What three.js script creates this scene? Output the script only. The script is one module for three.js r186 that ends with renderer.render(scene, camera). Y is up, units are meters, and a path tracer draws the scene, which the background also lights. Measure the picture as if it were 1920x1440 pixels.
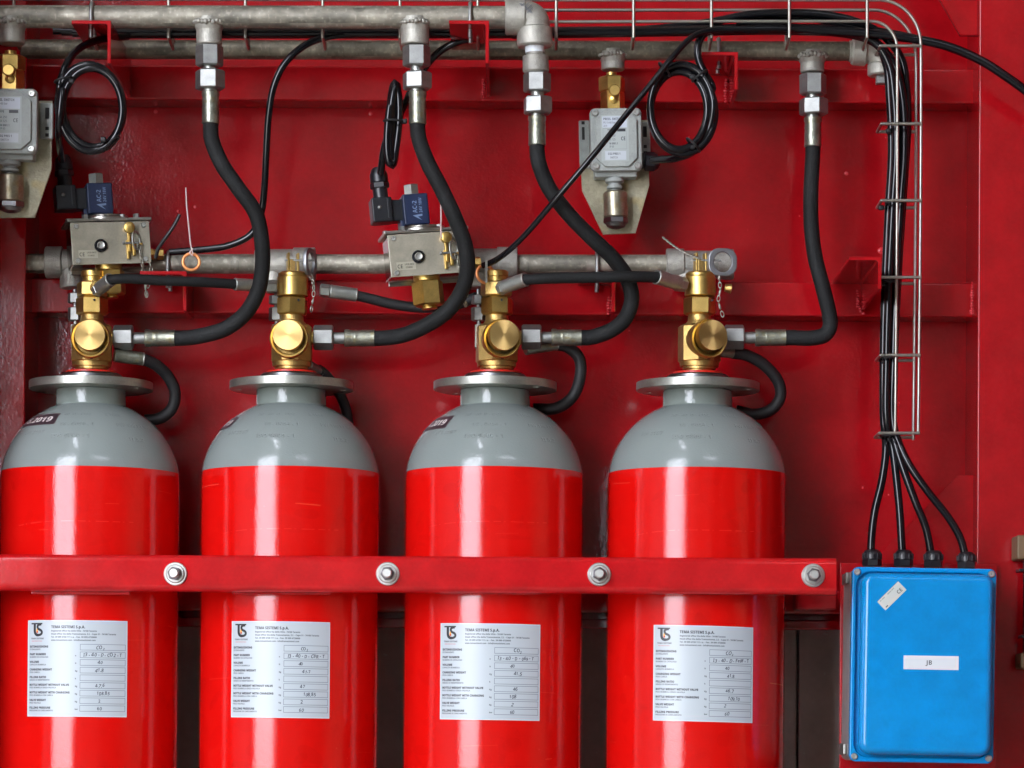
import * as THREE from 'three';
import { RoundedBoxGeometry } from 'three/addons/geometries/RoundedBoxGeometry.js';
import { mergeGeometries } from 'three/addons/utils/BufferGeometryUtils.js';

// ───────────────────────── camera, sky, sun, exposure ─────────────────────────
const D = 4.2, PX = 0.0007, VX = 980, VY = 1400, ROLL = 0.005, CY = 1.0;   // camera distance, metres per photo pixel at z = 0, optical axis in the photo, eye height
const scene = new THREE.Scene();
const camera = new THREE.PerspectiveCamera(2 * Math.atan(720 * PX / D) * 180 / Math.PI, 4 / 3, 0.1, 400);
camera.setViewOffset(1920, 1440, 960 - VX, 720 - VY, 1920, 1440);
camera.position.set(0, CY, D);
camera.rotation.set(0, 0, ROLL);
camera.updateProjectionMatrix();

const SKY_L = 3.4;
{
  const W = 256, H = 128, a = new Float32Array(W * H * 4);
  for (let j = 0; j < H; j++) for (let i = 0; i < W; i++) {
    const el = ((j + 0.5) / H - 0.5) * Math.PI, u = (i + 0.5) / W * Math.PI * 2, k = (j * W + i) * 4;
    const c = 1 + 0.10 * Math.sin(u * 3 + 2 * Math.sin(el * 5)) * Math.cos(el) + 0.05 * Math.sin(u * 7 + el * 9) * Math.cos(el);
    const up = Math.max(0, Math.sin(el)), L = SKY_L * c * (0.82 + 0.35 * up) * (el < 0 ? 0.35 : 1);
    a[k] = L * 0.95; a[k + 1] = L * 0.98; a[k + 2] = L * 1.10; a[k + 3] = 1;
  }
  const sky = new THREE.DataTexture(a, W, H, THREE.RGBAFormat, THREE.FloatType);
  sky.mapping = THREE.EquirectangularReflectionMapping; sky.magFilter = THREE.LinearFilter; sky.needsUpdate = true;
  scene.background = sky; scene.environment = sky;
}
const sun = new THREE.DirectionalLight(0xfff1de, 1.0);
sun.position.set(6, 16, -9); sun.target.position.set(0, 0, 2);
sun.castShadow = true; sun.shadow.radius = 20; sun.shadow.mapSize.set(2048, 2048);
Object.assign(sun.shadow.camera, { left: -14, right: 14, top: 14, bottom: -14, near: 0.5, far: 60 });
scene.add(sun, sun.target);

const renderer = new THREE.WebGLRenderer({ antialias: true });
renderer.setSize(1024, 768);
renderer.toneMapping = THREE.LinearToneMapping;
renderer.toneMappingExposure = 5.45;
renderer.shadowMap.enabled = true;

// ───────────────────────── helpers ─────────────────────────
const V3 = (x, y, z) => new THREE.Vector3(x, y, z);
const S = (z) => PX * (D - z) / D;                                          // metres per photo pixel at depth z
const CR = Math.cos(ROLL), SR = Math.sin(ROLL);
function P(px, py, z = 0) { const dx = px - VX, dy = py - VY, s = S(z); return V3((dx * CR + dy * SR) * s, CY - (-dx * SR + dy * CR) * s, z); }
function proj(v) { const s = S(v.z), X = v.x / s, Y = (CY - v.y) / s; return [VX + X * CR - Y * SR, VY + X * SR + Y * CR]; }   // inverse of P
const PP = (a) => (a.isVector3 ? a : P(a[0], a[1], a[2] || 0));
let seed = 7; const rnd = () => { seed = (seed * 16807) % 2147483647; return seed / 2147483647; };
const rr = (a, b) => a + (b - a) * rnd();
const used = new Map();
function numbered(n) { const k = used.get(n) || 0; used.set(n, k + 1); return k ? n + '_' + String(k).padStart(3, '0') : n; }

function boxUV(g) {                                                          // uv in metres, projected along the main axis of each face
  if (g.index) g = g.toNonIndexed();
  const p = g.attributes.position, n = p.count, uv = new Float32Array(n * 2), a = V3(), b = V3(), c = V3();
  for (let i = 0; i < n; i += 3) {
    a.fromBufferAttribute(p, i); b.fromBufferAttribute(p, i + 1); c.fromBufferAttribute(p, i + 2);
    const nn = b.clone().sub(a).cross(c.clone().sub(a)), x = Math.abs(nn.x), y = Math.abs(nn.y), z = Math.abs(nn.z);
    [a, b, c].forEach((v, k) => { const [s, t] = x >= y && x >= z ? [v.z, v.y] : y >= z ? [v.x, v.z] : [v.x, v.y]; uv[(i + k) * 2] = s; uv[(i + k) * 2 + 1] = t; });
  }
  g.setAttribute('uv', new THREE.BufferAttribute(uv, 2));
  return g;
}
function prep(g, keepUV) {
  if (g.index) g = g.toNonIndexed();
  for (const k of Object.keys(g.attributes)) if (!['position', 'normal', 'uv'].includes(k)) g.deleteAttribute(k);
  if (!g.attributes.normal) g.computeVertexNormals();
  return keepUV ? g : boxUV(g);
}
function toCreasedNormals(g, ang) {                                          // area-weighted normals, split where faces meet at more than the angle
  if (g.index) g = g.toNonIndexed();
  const p = g.attributes.position, n = p.count, F = n / 3, fx = new Float32Array(n), un = new Float32Array(n), at = new Map(), cs = Math.cos(ang), a = V3(), b = V3(), c = V3(), key = (i) => Math.round(p.getX(i) * 2e5) + ',' + Math.round(p.getY(i) * 2e5) + ',' + Math.round(p.getZ(i) * 2e5), keys = new Array(n);
  for (let f = 0; f < F; f++) {
    a.fromBufferAttribute(p, f * 3); b.fromBufferAttribute(p, f * 3 + 1); c.fromBufferAttribute(p, f * 3 + 2); b.sub(a); c.sub(a); b.cross(c).multiplyScalar(1e6); b.toArray(fx, f * 3); b.normalize().toArray(un, f * 3);
    for (let k = 0; k < 3; k++) { const s = keys[f * 3 + k] = key(f * 3 + k); if (!at.has(s)) at.set(s, []); at.get(s).push(f); }
  }
  const out = new Float32Array(n * 3);
  for (let i = 0; i < n; i++) {
    const f = Math.floor(i / 3) * 3; let x = 0, y = 0, z = 0;
    for (const h of at.get(keys[i])) { const k = h * 3; if (un[f] * un[k] + un[f + 1] * un[k + 1] + un[f + 2] * un[k + 2] >= cs) { x += fx[k]; y += fx[k + 1]; z += fx[k + 2]; } }
    const l = Math.hypot(x, y, z) || 1; out[i * 3] = x / l; out[i * 3 + 1] = y / l; out[i * 3 + 2] = z / l;
  }
  g.setAttribute('normal', new THREE.BufferAttribute(out, 3)); return g;
}
function merge(list, keepUV) { list = [list].flat(3).map((g) => prep(g, keepUV)); return list.length > 1 ? mergeGeometries(list) : list[0]; }
function tag(o, label, category, group, kind) {
  if (label) o.userData.label = label; if (category) o.userData.category = category;
  if (group) o.userData.group = group; if (kind) o.userData.kind = kind;
  return o;
}
function thing(name, label, category, base, group) { const o = new THREE.Group(); o.name = numbered(name); o.position.copy(PP(base)); scene.add(o); tag(o, label, category, group); return o; }
// part(): geometry in world coordinates, hung under a thing or a part of one; opt.local: geometry already relative to the thing
function part(parent, name, geoms, mat, opt = {}) {
  const g = merge(geoms, opt.keepUV);
  if (!opt.local) { let o = parent, x = 0, y = 0, z = 0; while (o && o !== scene) { x += o.position.x; y += o.position.y; z += o.position.z; o = o.parent; } g.translate(-x, -y, -z); }
  const m = new THREE.Mesh(g, mat); m.name = name; parent.add(m);
  if (opt.label) m.userData.label = opt.label;
  return m;
}
function solo(name, label, category, geoms, mat, base, opt = {}) {          // a thing that is one mesh
  const g = merge(geoms, opt.keepUV), b = PP(base); g.translate(-b.x, -b.y, -b.z);
  const m = new THREE.Mesh(g, mat); m.name = numbered(name); m.position.copy(b); scene.add(m);
  return tag(m, label, category, opt.group, opt.kind);
}
const UPV = V3(0, 1, 0);
function orient(g, a, b) { const d = b.clone().sub(a); g.applyQuaternion(new THREE.Quaternion().setFromUnitVectors(UPV, d.normalize())); return g.translate(a.x, a.y, a.z); }
// lat(): turned shape between two points, profile in metres [along, radius]
function lat(a, b, prof, seg = 28, crease = 0.6) {
  a = PP(a); b = PP(b);
  let g = new THREE.LatheGeometry(prof.map(([t, r]) => new THREE.Vector2(Math.max(r, 1e-5), t)), seg);
  g = toCreasedNormals(g, crease);
  return orient(g, a, b);
}
const dist = (a, b) => PP(a).distanceTo(PP(b));
function cyl(a, b, r, r2 = r, seg = 24, ch = 0.0006) { const L = dist(a, b), c = Math.min(ch, r * 0.3, r2 * 0.3 + 1e-5, L * 0.3); return lat(a, b, [[0, 0], [0, r - c], [c, r], [L - c, r2], [L, r2 - c], [L, 0]], seg); }
const cylp = (a, b, rp, rp2 = rp, seg = 24, ch) => cyl(a, b, rp * PX, rp2 * PX, seg, ch);
function hexm(a, b, R, rot = 0, n = 6) {
  const L = dist(a, b), c = Math.min(R * 0.10, L * 0.25);
  let g = new THREE.LatheGeometry([[0, 0], [0, R * 0.88], [c, R], [L - c, R], [L, R * 0.88], [L, 0]].map(([t, r]) => new THREE.Vector2(Math.max(r, 1e-5), t)), n);
  g.rotateY(rot); g = g.toNonIndexed(); g.computeVertexNormals();
  return orient(g, PP(a), PP(b));
}
const hexp = (a, b, Rp, rot, n) => hexm(a, b, Rp * PX, rot, n);
function tube(pts, r, seg, rs = 12, tension = 0.5) {
  const c = new THREE.CatmullRomCurve3(pts.map(PP), false, 'centripetal', tension);
  seg = seg || Math.max(8, Math.min(400, Math.round(c.getLength() / 0.004)));
  const g = new THREE.TubeGeometry(c, seg, r, rs, false), caps = [];
  for (const t of [0, 1]) { const p = c.getPoint(t), d = c.getTangent(t).multiplyScalar(t ? 1 : -1), s = new THREE.CircleGeometry(r, rs); s.applyQuaternion(new THREE.Quaternion().setFromUnitVectors(V3(0, 0, 1), d)); s.translate(p.x, p.y, p.z); caps.push(s); }
  return [g, ...caps];
}
const tubep = (pts, rp, seg, rs) => tube(pts, rp * PX, seg, rs);
function box(cx, cy, cz, w, h, d, r = 0.001) { const g = new RoundedBoxGeometry(w, h, d, 2, Math.min(r, w * 0.45, h * 0.45, d * 0.45)); return g.translate(cx, cy, cz); }
// boxp(): box from photo corners at front depth zf, reaching back to zb
function boxp(x0, y0, x1, y1, zf, zb, r = 0.001) { const a = P(x0, y0, zf), b = P(x1, y1, zf), c = a.clone().add(b).multiplyScalar(0.5), s = S(zf); return box(c.x, c.y, (zf + zb) / 2, Math.abs(x1 - x0) * s, Math.abs(y1 - y0) * s, Math.abs(zf - zb), r); }
function sphere(p, r, seg = 12) { p = PP(p); return new THREE.SphereGeometry(r, seg, Math.round(seg * 0.7)).translate(p.x, p.y, p.z); }
function torus(p, R, r, normal = V3(0, 0, 1), rs = 10, ts = 32) { p = PP(p); const g = new THREE.TorusGeometry(R, r, rs, ts); g.applyQuaternion(new THREE.Quaternion().setFromUnitVectors(V3(0, 0, 1), normal.clone().normalize())); return g.translate(p.x, p.y, p.z); }
function roundRect(w, h, r, s = new THREE.Shape()) { const x = -w / 2, y = -h / 2; s.moveTo(x + r, y); s.lineTo(x + w - r, y); s.absarc(x + w - r, y + r, r, -Math.PI / 2, 0); s.lineTo(x + w, y + h - r); s.absarc(x + w - r, y + h - r, r, 0, Math.PI / 2); s.lineTo(x + r, y + h); s.absarc(x + r, y + h - r, r, Math.PI / 2, Math.PI); s.lineTo(x, y + r); s.absarc(x + r, y + r, r, Math.PI, Math.PI * 1.5); return s; }
function poly(pts, z0, z1, bevel = 0.0008) {                                // a plate from photo corners at depth z1 (front), back at z0
  const sh = new THREE.Shape(pts.map(([x, y]) => { const p = P(x, y, z1); return new THREE.Vector2(p.x, p.y); }));
  const g = new THREE.ExtrudeGeometry(sh, { depth: Math.abs(z1 - z0) - 2 * bevel, bevelEnabled: bevel > 0, bevelThickness: bevel, bevelSize: bevel, bevelOffset: -bevel, bevelSegments: 1, curveSegments: 16 });
  return toCreasedNormals(g.translate(0, 0, Math.min(z0, z1) + bevel), 0.3);
}
function weld(a, b, r, pitch = 0.0035) {                                     // a bead of overlapping drops
  a = PP(a); b = PP(b); const n = Math.max(2, Math.round(a.distanceTo(b) / pitch)), out = [];
  for (let i = 0; i <= n; i++) { const p = a.clone().lerp(b, i / n), k = r * rr(0.75, 1.25); p.x += rr(-0.3, 0.3) * r; p.z += rr(-0.2, 0.3) * r; out.push(new THREE.SphereGeometry(k, 8, 6).scale(1, 0.75, 0.7).translate(p.x, p.y, p.z)); }
  return out;
}
function chain(pts, rl = 0.0034, rw = 0.0009) {                              // small round links along a path
  const c = new THREE.CatmullRomCurve3(pts.map(PP), false, 'centripetal'), n = Math.max(2, Math.round(c.getLength() / (rl * 2.6))), out = [];
  for (let i = 0; i <= n; i++) {
    const p = c.getPoint(i / n), t = c.getTangent(i / n), g = new THREE.TorusGeometry(rl, rw, 6, 14); g.scale(0.62, 1.15, 1);
    g.rotateY(i % 2 ? 0.35 : 1.35); g.applyQuaternion(new THREE.Quaternion().setFromUnitVectors(UPV, t)); out.push(g.translate(p.x, p.y, p.z));
  }
  return out;
}

// ───────────────────────── procedural textures ─────────────────────────
function lattice(n, s) { let k = s; const r = () => { k = (k * 16807) % 2147483647; return k / 2147483647; }; const a = new Float32Array(n * n); for (let i = 0; i < n * n; i++) a[i] = r(); return (x, y) => { const xi = Math.floor(x), yi = Math.floor(y), fx = x - xi, fy = y - yi, u = fx * fx * (3 - 2 * fx), v = fy * fy * (3 - 2 * fy), m = (i, j) => a[(((j % n) + n) % n) * n + (((i % n) + n) % n)]; return (m(xi, yi) * (1 - u) + m(xi + 1, yi) * u) * (1 - v) + (m(xi, yi + 1) * (1 - u) + m(xi + 1, yi + 1) * u) * v; }; }
function tile(size, fn, srgb) {
  const d = new Uint8Array(size * size * 4);
  for (let j = 0; j < size; j++) for (let i = 0; i < size; i++) { const c = fn(i / size, j / size), k = (j * size + i) * 4; const [r, g, b] = Array.isArray(c) ? c : [c, c, c]; d[k] = Math.max(0, Math.min(255, r * 255)); d[k + 1] = Math.max(0, Math.min(255, g * 255)); d[k + 2] = Math.max(0, Math.min(255, b * 255)); d[k + 3] = 255; }
  const t = new THREE.DataTexture(d, size, size, THREE.RGBAFormat); t.wrapS = t.wrapT = THREE.RepeatWrapping; t.magFilter = THREE.LinearFilter; t.minFilter = THREE.LinearMipmapLinearFilter; t.generateMipmaps = true;
  if (srgb) t.colorSpace = THREE.SRGBColorSpace; t.needsUpdate = true; return t;
}
const rep = (t, a, b = a) => { const c = t.clone(); c.repeat.set(a, b); c.needsUpdate = true; return c; };
const offs = (t, x, y) => { t.offset.set(x, y); return t; };
const n8 = lattice(8, 11), n16 = lattice(16, 23), n32 = lattice(32, 37), n64 = lattice(64, 41), n128 = lattice(128, 53);
const peelT = tile(512, (x, y) => 0.55 * n64(x * 64, y * 64) + 0.3 * n32(x * 32, y * 32) + 0.15 * n128(x * 128, y * 128));
const n256 = lattice(256, 67);
const fineT = tile(1024, (x, y) => 0.30 * n64(x * 64, y * 64) + 0.40 * n128(x * 128, y * 128) + 0.30 * n256(x * 256, y * 256));
const dentT = tile(512, (x, y) => { const b = 0.5 * n64(x * 64, y * 64) + 0.3 * n16(x * 16, y * 16) + 0.2 * n128(x * 128, y * 128); return b + (n64(x * 64 + 9, y * 64 + 5) > 0.93 ? 0.25 : 0); });
const mottle = (x, y) => 0.4 * n8(x * 8, y * 8) + 0.3 * n16(x * 16, y * 16) + 0.2 * n64(x * 64, y * 64) + 0.1 * n128(x * 128, y * 128);
const pipeC = tile(512, (x, y) => { const m = mottle(x, y), s = n128(x * 128, y * 128), t = n32(x * 32 + 3, y * 32); let v = 0.62 + 0.5 * (m - 0.5) - (n16(x * 16 + 7, y * 16) > 0.78 ? 0.08 : 0); const w = t > 0.7 ? 0.13 * (t - 0.7) / 0.3 : 0; v += s > 0.82 ? 0.08 : 0; return [v + w, v * 0.975 + w, v * 0.915 + w]; }, true);
const pipeR = tile(256, (x, y) => { const m = mottle(x, y); return [1, 0.30 + 0.5 * m, 1]; });
const paintR = tile(512, (x, y) => { const m = mottle(x, y); return [1, 0.06 + 0.11 * m, 1]; });
const grimeC = tile(512, (x, y) => { const m = mottle(x, y), s = n64(x * 64, y * 64), f = n128(x * 128 + 3, y * 128); const k = 0.86 + 0.2 * (m - 0.5), d = f > 0.93 && s > 0.6 ? 0.12 : 0; return [k + d * 0.3, k + d, k + d]; }, true);
const wearC = tile(512, (x, y) => { const m = mottle(x, y), f = n128(x * 128 + 7, y * 128); const k = 0.88 + 0.22 * (m - 0.5) - (f > 0.9 ? 0.08 : 0); return [k, k, k * 0.985]; }, true);
const plateC = tile(512, (x, y) => { const m = mottle(x, y), b = n16(x * 16 + 5, y * 16 + 2); const k = 0.82 + 0.4 * (m - 0.5), r = b > 0.68 ? (b - 0.68) * 0.9 : 0; return [k, k * (1 - 0.2 * r), k * (0.95 - 0.6 * r)]; }, true);
const rubberT = tile(256, (x, y) => 0.6 * n128(x * 128, y * 128) + 0.4 * n32(x * 32, y * 32));

const dustC = tile(512, (x, y) => { const m = mottle(x, y), f = n128(x * 128 + 3, y * 128 + 1), k = 0.36 + 0.42 * Math.max(0, m - 0.42) + (f > 0.88 ? 0.16 : 0); return [k, k * 1.02, k * 1.02]; }, true);
const grimeB = tile(256, (x, y) => { const m = mottle(x, y), k = 0.93 + 0.14 * (m - 0.5); return [k, k, k]; }, true), blueR = tile(256, (x, y) => [1, 0.10 + 0.2 * mottle(x + 0.3, y), 1]);
const M = {};
const std = (c, roughness, metalness = 0, extra = {}) => { const m = new THREE.MeshPhysicalMaterial({ roughness, metalness, ...extra }); if (c) m.color.setRGB(...c); return m; };
M.wall = std([0.44, 0.005, 0.010], 1, 0, { map: rep(grimeC, 3), roughnessMap: rep(paintR, 2.3), bumpMap: rep(peelT, 7), bumpScale: 0.00014 });
M.frame = std([0.46, 0.006, 0.011], 1, 0, { map: rep(grimeC, 4), roughnessMap: rep(paintR, 3), bumpMap: rep(peelT, 6), bumpScale: 0.00008 });
M.bar = std([0.66, 0.010, 0.014], 1, 0, { map: rep(grimeC, 5), roughnessMap: rep(paintR, 4), bumpMap: rep(peelT, 6), bumpScale: 0.00007 });
M.weld = std([0.55, 0.03, 0.04], 0.22, 0);
M.cylGrey = std([0.215, 0.25, 0.242], 0.13, 0);
M.neck = std([0.20, 0.235, 0.215], 0.13, 0, { bumpMap: rep(peelT, 8), bumpScale: 0.0002 });
M.gasket = std([0.6, 0.02, 0.01], 0.4);
M.flange = std([0.50, 0.51, 0.47], 0.37, 0.85, { map: rep(wearC, 8) });
M.collar = std([0.22, 0.22, 0.23], 0.35, 1);
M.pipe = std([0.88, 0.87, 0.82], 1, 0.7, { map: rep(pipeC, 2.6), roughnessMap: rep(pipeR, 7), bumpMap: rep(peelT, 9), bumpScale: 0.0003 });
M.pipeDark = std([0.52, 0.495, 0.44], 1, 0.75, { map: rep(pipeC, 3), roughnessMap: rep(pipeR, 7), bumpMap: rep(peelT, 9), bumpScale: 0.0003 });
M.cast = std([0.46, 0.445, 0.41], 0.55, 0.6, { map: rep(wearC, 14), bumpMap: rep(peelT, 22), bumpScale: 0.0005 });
M.castLight = std([0.52, 0.505, 0.46], 0.5, 0.55, { map: rep(wearC, 14), bumpMap: rep(peelT, 22), bumpScale: 0.0004 });
M.steel = std([0.43, 0.44, 0.44], 0.52, 1, { map: rep(wearC, 12) });
M.zinc = std([0.52, 0.54, 0.52], 0.42, 0.9, { map: rep(wearC, 14) });
M.ferrule = std([0.45, 0.46, 0.42], 0.36, 0.9, { map: rep(plateC, 14), bumpMap: rep(peelT, 14), bumpScale: 0.0003 });
M.brass = std([0.86, 0.59, 0.19], 0.38, 1, { map: rep(wearC, 13) });
M.brassDull = std([0.70, 0.47, 0.17], 0.44, 1, { map: rep(wearC, 11), bumpMap: rep(peelT, 18), bumpScale: 0.0002 });
M.brassDisc = std([0.68, 0.47, 0.18], 0.46, 1, { anisotropy: 0.8 });
M.copper = std([0.86, 0.33, 0.12], 0.40, 0.55);
M.rubber = std([0.055, 0.058, 0.06], 0.7, 0, { specularIntensity: 0.6, map: rep(dustC, 5), bumpMap: rep(rubberT, 12), bumpScale: 0.0004 });
M.rubberDark = std([0.010, 0.010, 0.011], 0.55, 0, { bumpMap: rep(rubberT, 12), bumpScale: 0.0003 });
M.cable = std([0.0045, 0.0045, 0.006], 0.16, 0, { specularIntensity: 0.75 });
M.plastic = std([0.008, 0.009, 0.012], 0.36);
M.tie = std([0.006, 0.006, 0.007], 0.6);
M.blue = std([0.0, 0.265, 0.66], 1, 0, { map: rep(grimeB, 5), roughnessMap: rep(blueR, 5), bumpMap: rep(peelT, 4), bumpScale: 0.00008 });
M.boxSide = std([0.42, 0.38, 0.38], 0.4, 0.1, { map: rep(wearC, 6) });
M.coil = std([0.006, 0.015, 0.05], 0.42);
M.grey = std([0.43, 0.465, 0.455], 0.5, 0, { map: rep(wearC, 8) });
M.greyDark = std([0.26, 0.27, 0.25], 0.5, 0, { map: rep(wearC, 8) });
M.actSide = std([0.30, 0.27, 0.25], 0.16, 1);
M.act = std([0.50, 0.47, 0.385], 0.34, 0.3, { map: rep(wearC, 9), roughnessMap: rep(pipeR, 5) });
M.actPlate = std([0.42, 0.40, 0.36], 0.30, 1);
M.plate = std([0.52, 0.48, 0.37], 0.55, 0.15, { map: rep(plateC, 5), bumpMap: rep(peelT, 10), bumpScale: 0.0004 });
M.sensor = std([0.60, 0.55, 0.45], 0.38, 0.85, { map: rep(plateC, 8) });
M.wire = std([0.48, 0.47, 0.42], 0.36, 0.9, { map: rep(wearC, 10) });
M.screw = std([0.50, 0.51, 0.48], 0.42, 0.95);
M.ringSteel = std([0.24, 0.245, 0.26], 0.42, 0.9);
M.bolt = std([0.58, 0.59, 0.56], 0.40, 0.95);
M.hole = std([0.01, 0.01, 0.01], 0.8);
M.white = std([0.66, 0.70, 0.74], 0.4);
M.thread = std([0.62, 0.45, 0.42], 0.5);
M.tan = std([0.15, 0.10, 0.05], 0.5);
M.rear = std([0.62, 0.61, 0.55], 0.5, 0, { map: rep(grimeC, 2) });
M.concrete = std([0.56, 0.55, 0.53], 0.8, 0, { map: rep(plateC, 0.4) });
M.cladding = std([0.74, 0.72, 0.70], 0.7);
M.hallFront = std([0.20, 0.19, 0.185], 0.85);
M.hallDark = std([0.16, 0.15, 0.15], 0.8);
M.hall = std([0.52, 0.50, 0.48], 0.85, 0, { map: rep(wearC, 0.5) });
M.hallWarm = std([0.80, 0.62, 0.44], 0.85, 0, { map: rep(wearC, 0.5) });

function canvas(w, h, draw, srgb = true) {
  const c = document.createElement('canvas'); c.width = w; c.height = h; const x = c.getContext('2d'); draw(x, w, h);
  const t = new THREE.CanvasTexture(c); if (srgb) t.colorSpace = THREE.SRGBColorSpace; t.anisotropy = 8; return t;
}

// ───────────────────────── setting: hall, floor, wall ─────────────────────────
const B = (x0, x1, y0, y1, z0, z1) => box((x0 + x1) / 2, (y0 + y1) / 2, (z0 + z1) / 2, x1 - x0, y1 - y0, z1 - z0, 0.002);
solo('ground', null, null, B(-60, 60, -0.4, -0.02, -60, 60), M.concrete, V3(0, -0.2, 0), { kind: 'structure' });
solo('floor', null, null, B(-6.4, 6.4, -0.019, 0, -2.4, 6.4), M.concrete, V3(0, 0, 0), { kind: 'structure' });
solo('hall_wall', null, null, [                                             // doorway in the front wall, a tall slit window in the left wall
  B(-1.95, 0.9, 0.002, 6.5, 6.2, 6.4), B(3.4, 6.4, 0.002, 6.5, 6.2, 6.4), B(0.902, 3.398, 0.002, 5.2, 6.2, 6.4), B(0.902, 3.398, 5.6, 6.5, 6.2, 6.4), B(-5.498, -1.952, 5.6, 6.5, 6.2, 6.4)], M.hallFront, V3(0, 0, 6), { kind: 'structure' });
solo('hall_wall', null, null, [
  B(-6.198, 6.4, 0.002, 6.5, -2.4, -2.202),
], M.hall, V3(0, 0, -2.3), { kind: 'structure' });
solo('hall_wall', null, null, [B(-6.4, -5.5, 0.002, 6.5, 6.2, 6.4), B(-6.4, -6.2, 0.002, 6.5, 1.1, 6.198), B(-6.4, -6.2, 0.002, 6.5, -2.2, 0.75), B(-6.4, -6.2, 0.002, 0.9, 0.752, 1.098)], M.hallDark, V3(-6.3, 0, 2), { kind: 'structure' });
solo('hall_wall', null, null, [B(6.2, 6.4, 0.002, 6.5, -2.2, 6.198)], M.hallWarm, V3(6.3, 0, 2), { kind: 'structure' });
solo('hall_cladding', null, null, [B(-1.93, -1.32, 0.3, 4.4, 6.15, 6.198), B(-0.98, -0.16, 0.3, 4.4, 6.15, 6.198), B(0.42, 0.92, 0.3, 4.4, 6.15, 6.198), B(1.2, 1.9, 0.3, 4.4, 6.15, 6.198)], M.cladding, V3(0, 2, 6.17), { kind: 'structure' });   // pale sheets on the wall that the red paint mirrors
solo('hall_roof', null, null, [                                             // roof with one narrow skylight
  B(-6.4, -2.1, 6.502, 6.7, -2.4, 6.4), B(-1.7, 6.4, 6.502, 6.7, -2.4, 6.4), B(-2.098, -1.702, 6.502, 6.7, -2.4, 2.7), B(-2.098, -1.702, 6.502, 6.7, 5.3, 6.4),
], M.hall, V3(0, 6.6, 2), { kind: 'structure' });

const ZW = -0.14, ZR = -0.082, ZC = -0.025;
solo('back_wall', null, null, boxp(30, -220, 1850, 1172, ZW, ZW - 0.008, 0.0005), M.wall, [940, 1172, ZW], { kind: 'structure' });
{ const wall = scene.children[scene.children.length - 1], sp = []; for (let k = 0; k < 26; k++) { const p = P(rr(70, 1820), rr(215, 1000), ZW), r = rr(0.0008, 0.0019); sp.push(new THREE.SphereGeometry(r, 8, 6).scale(1, rr(0.8, 1.3), 0.55).translate(p.x, p.y, p.z)); } for (const [x, y, r] of [[1652, 470, .0048], [1587, 325, .003], [334, 396, .0022], [366, 388, .0025], [292, 209, .003], [695, 213, .003]]) { const p = P(x, y, ZW); sp.push(new THREE.SphereGeometry(r, 14, 10).scale(1, 1, 0.4).translate(p.x, p.y, p.z)); } part(wall, 'weld_spatter', sp, M.weld); }
solo('rear_panel', null, null, [boxp(-60, 1090, 1489, 3200, -0.2, -0.22, 0.002), boxp(1493, 1090, 1900, 3200, -0.2, -0.22, 0.002), boxp(-60, 1090, 1900, 3200, -0.223, -0.235, 0.001)], M.rear, [940, 1900, -0.2], { kind: 'structure' });

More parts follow.
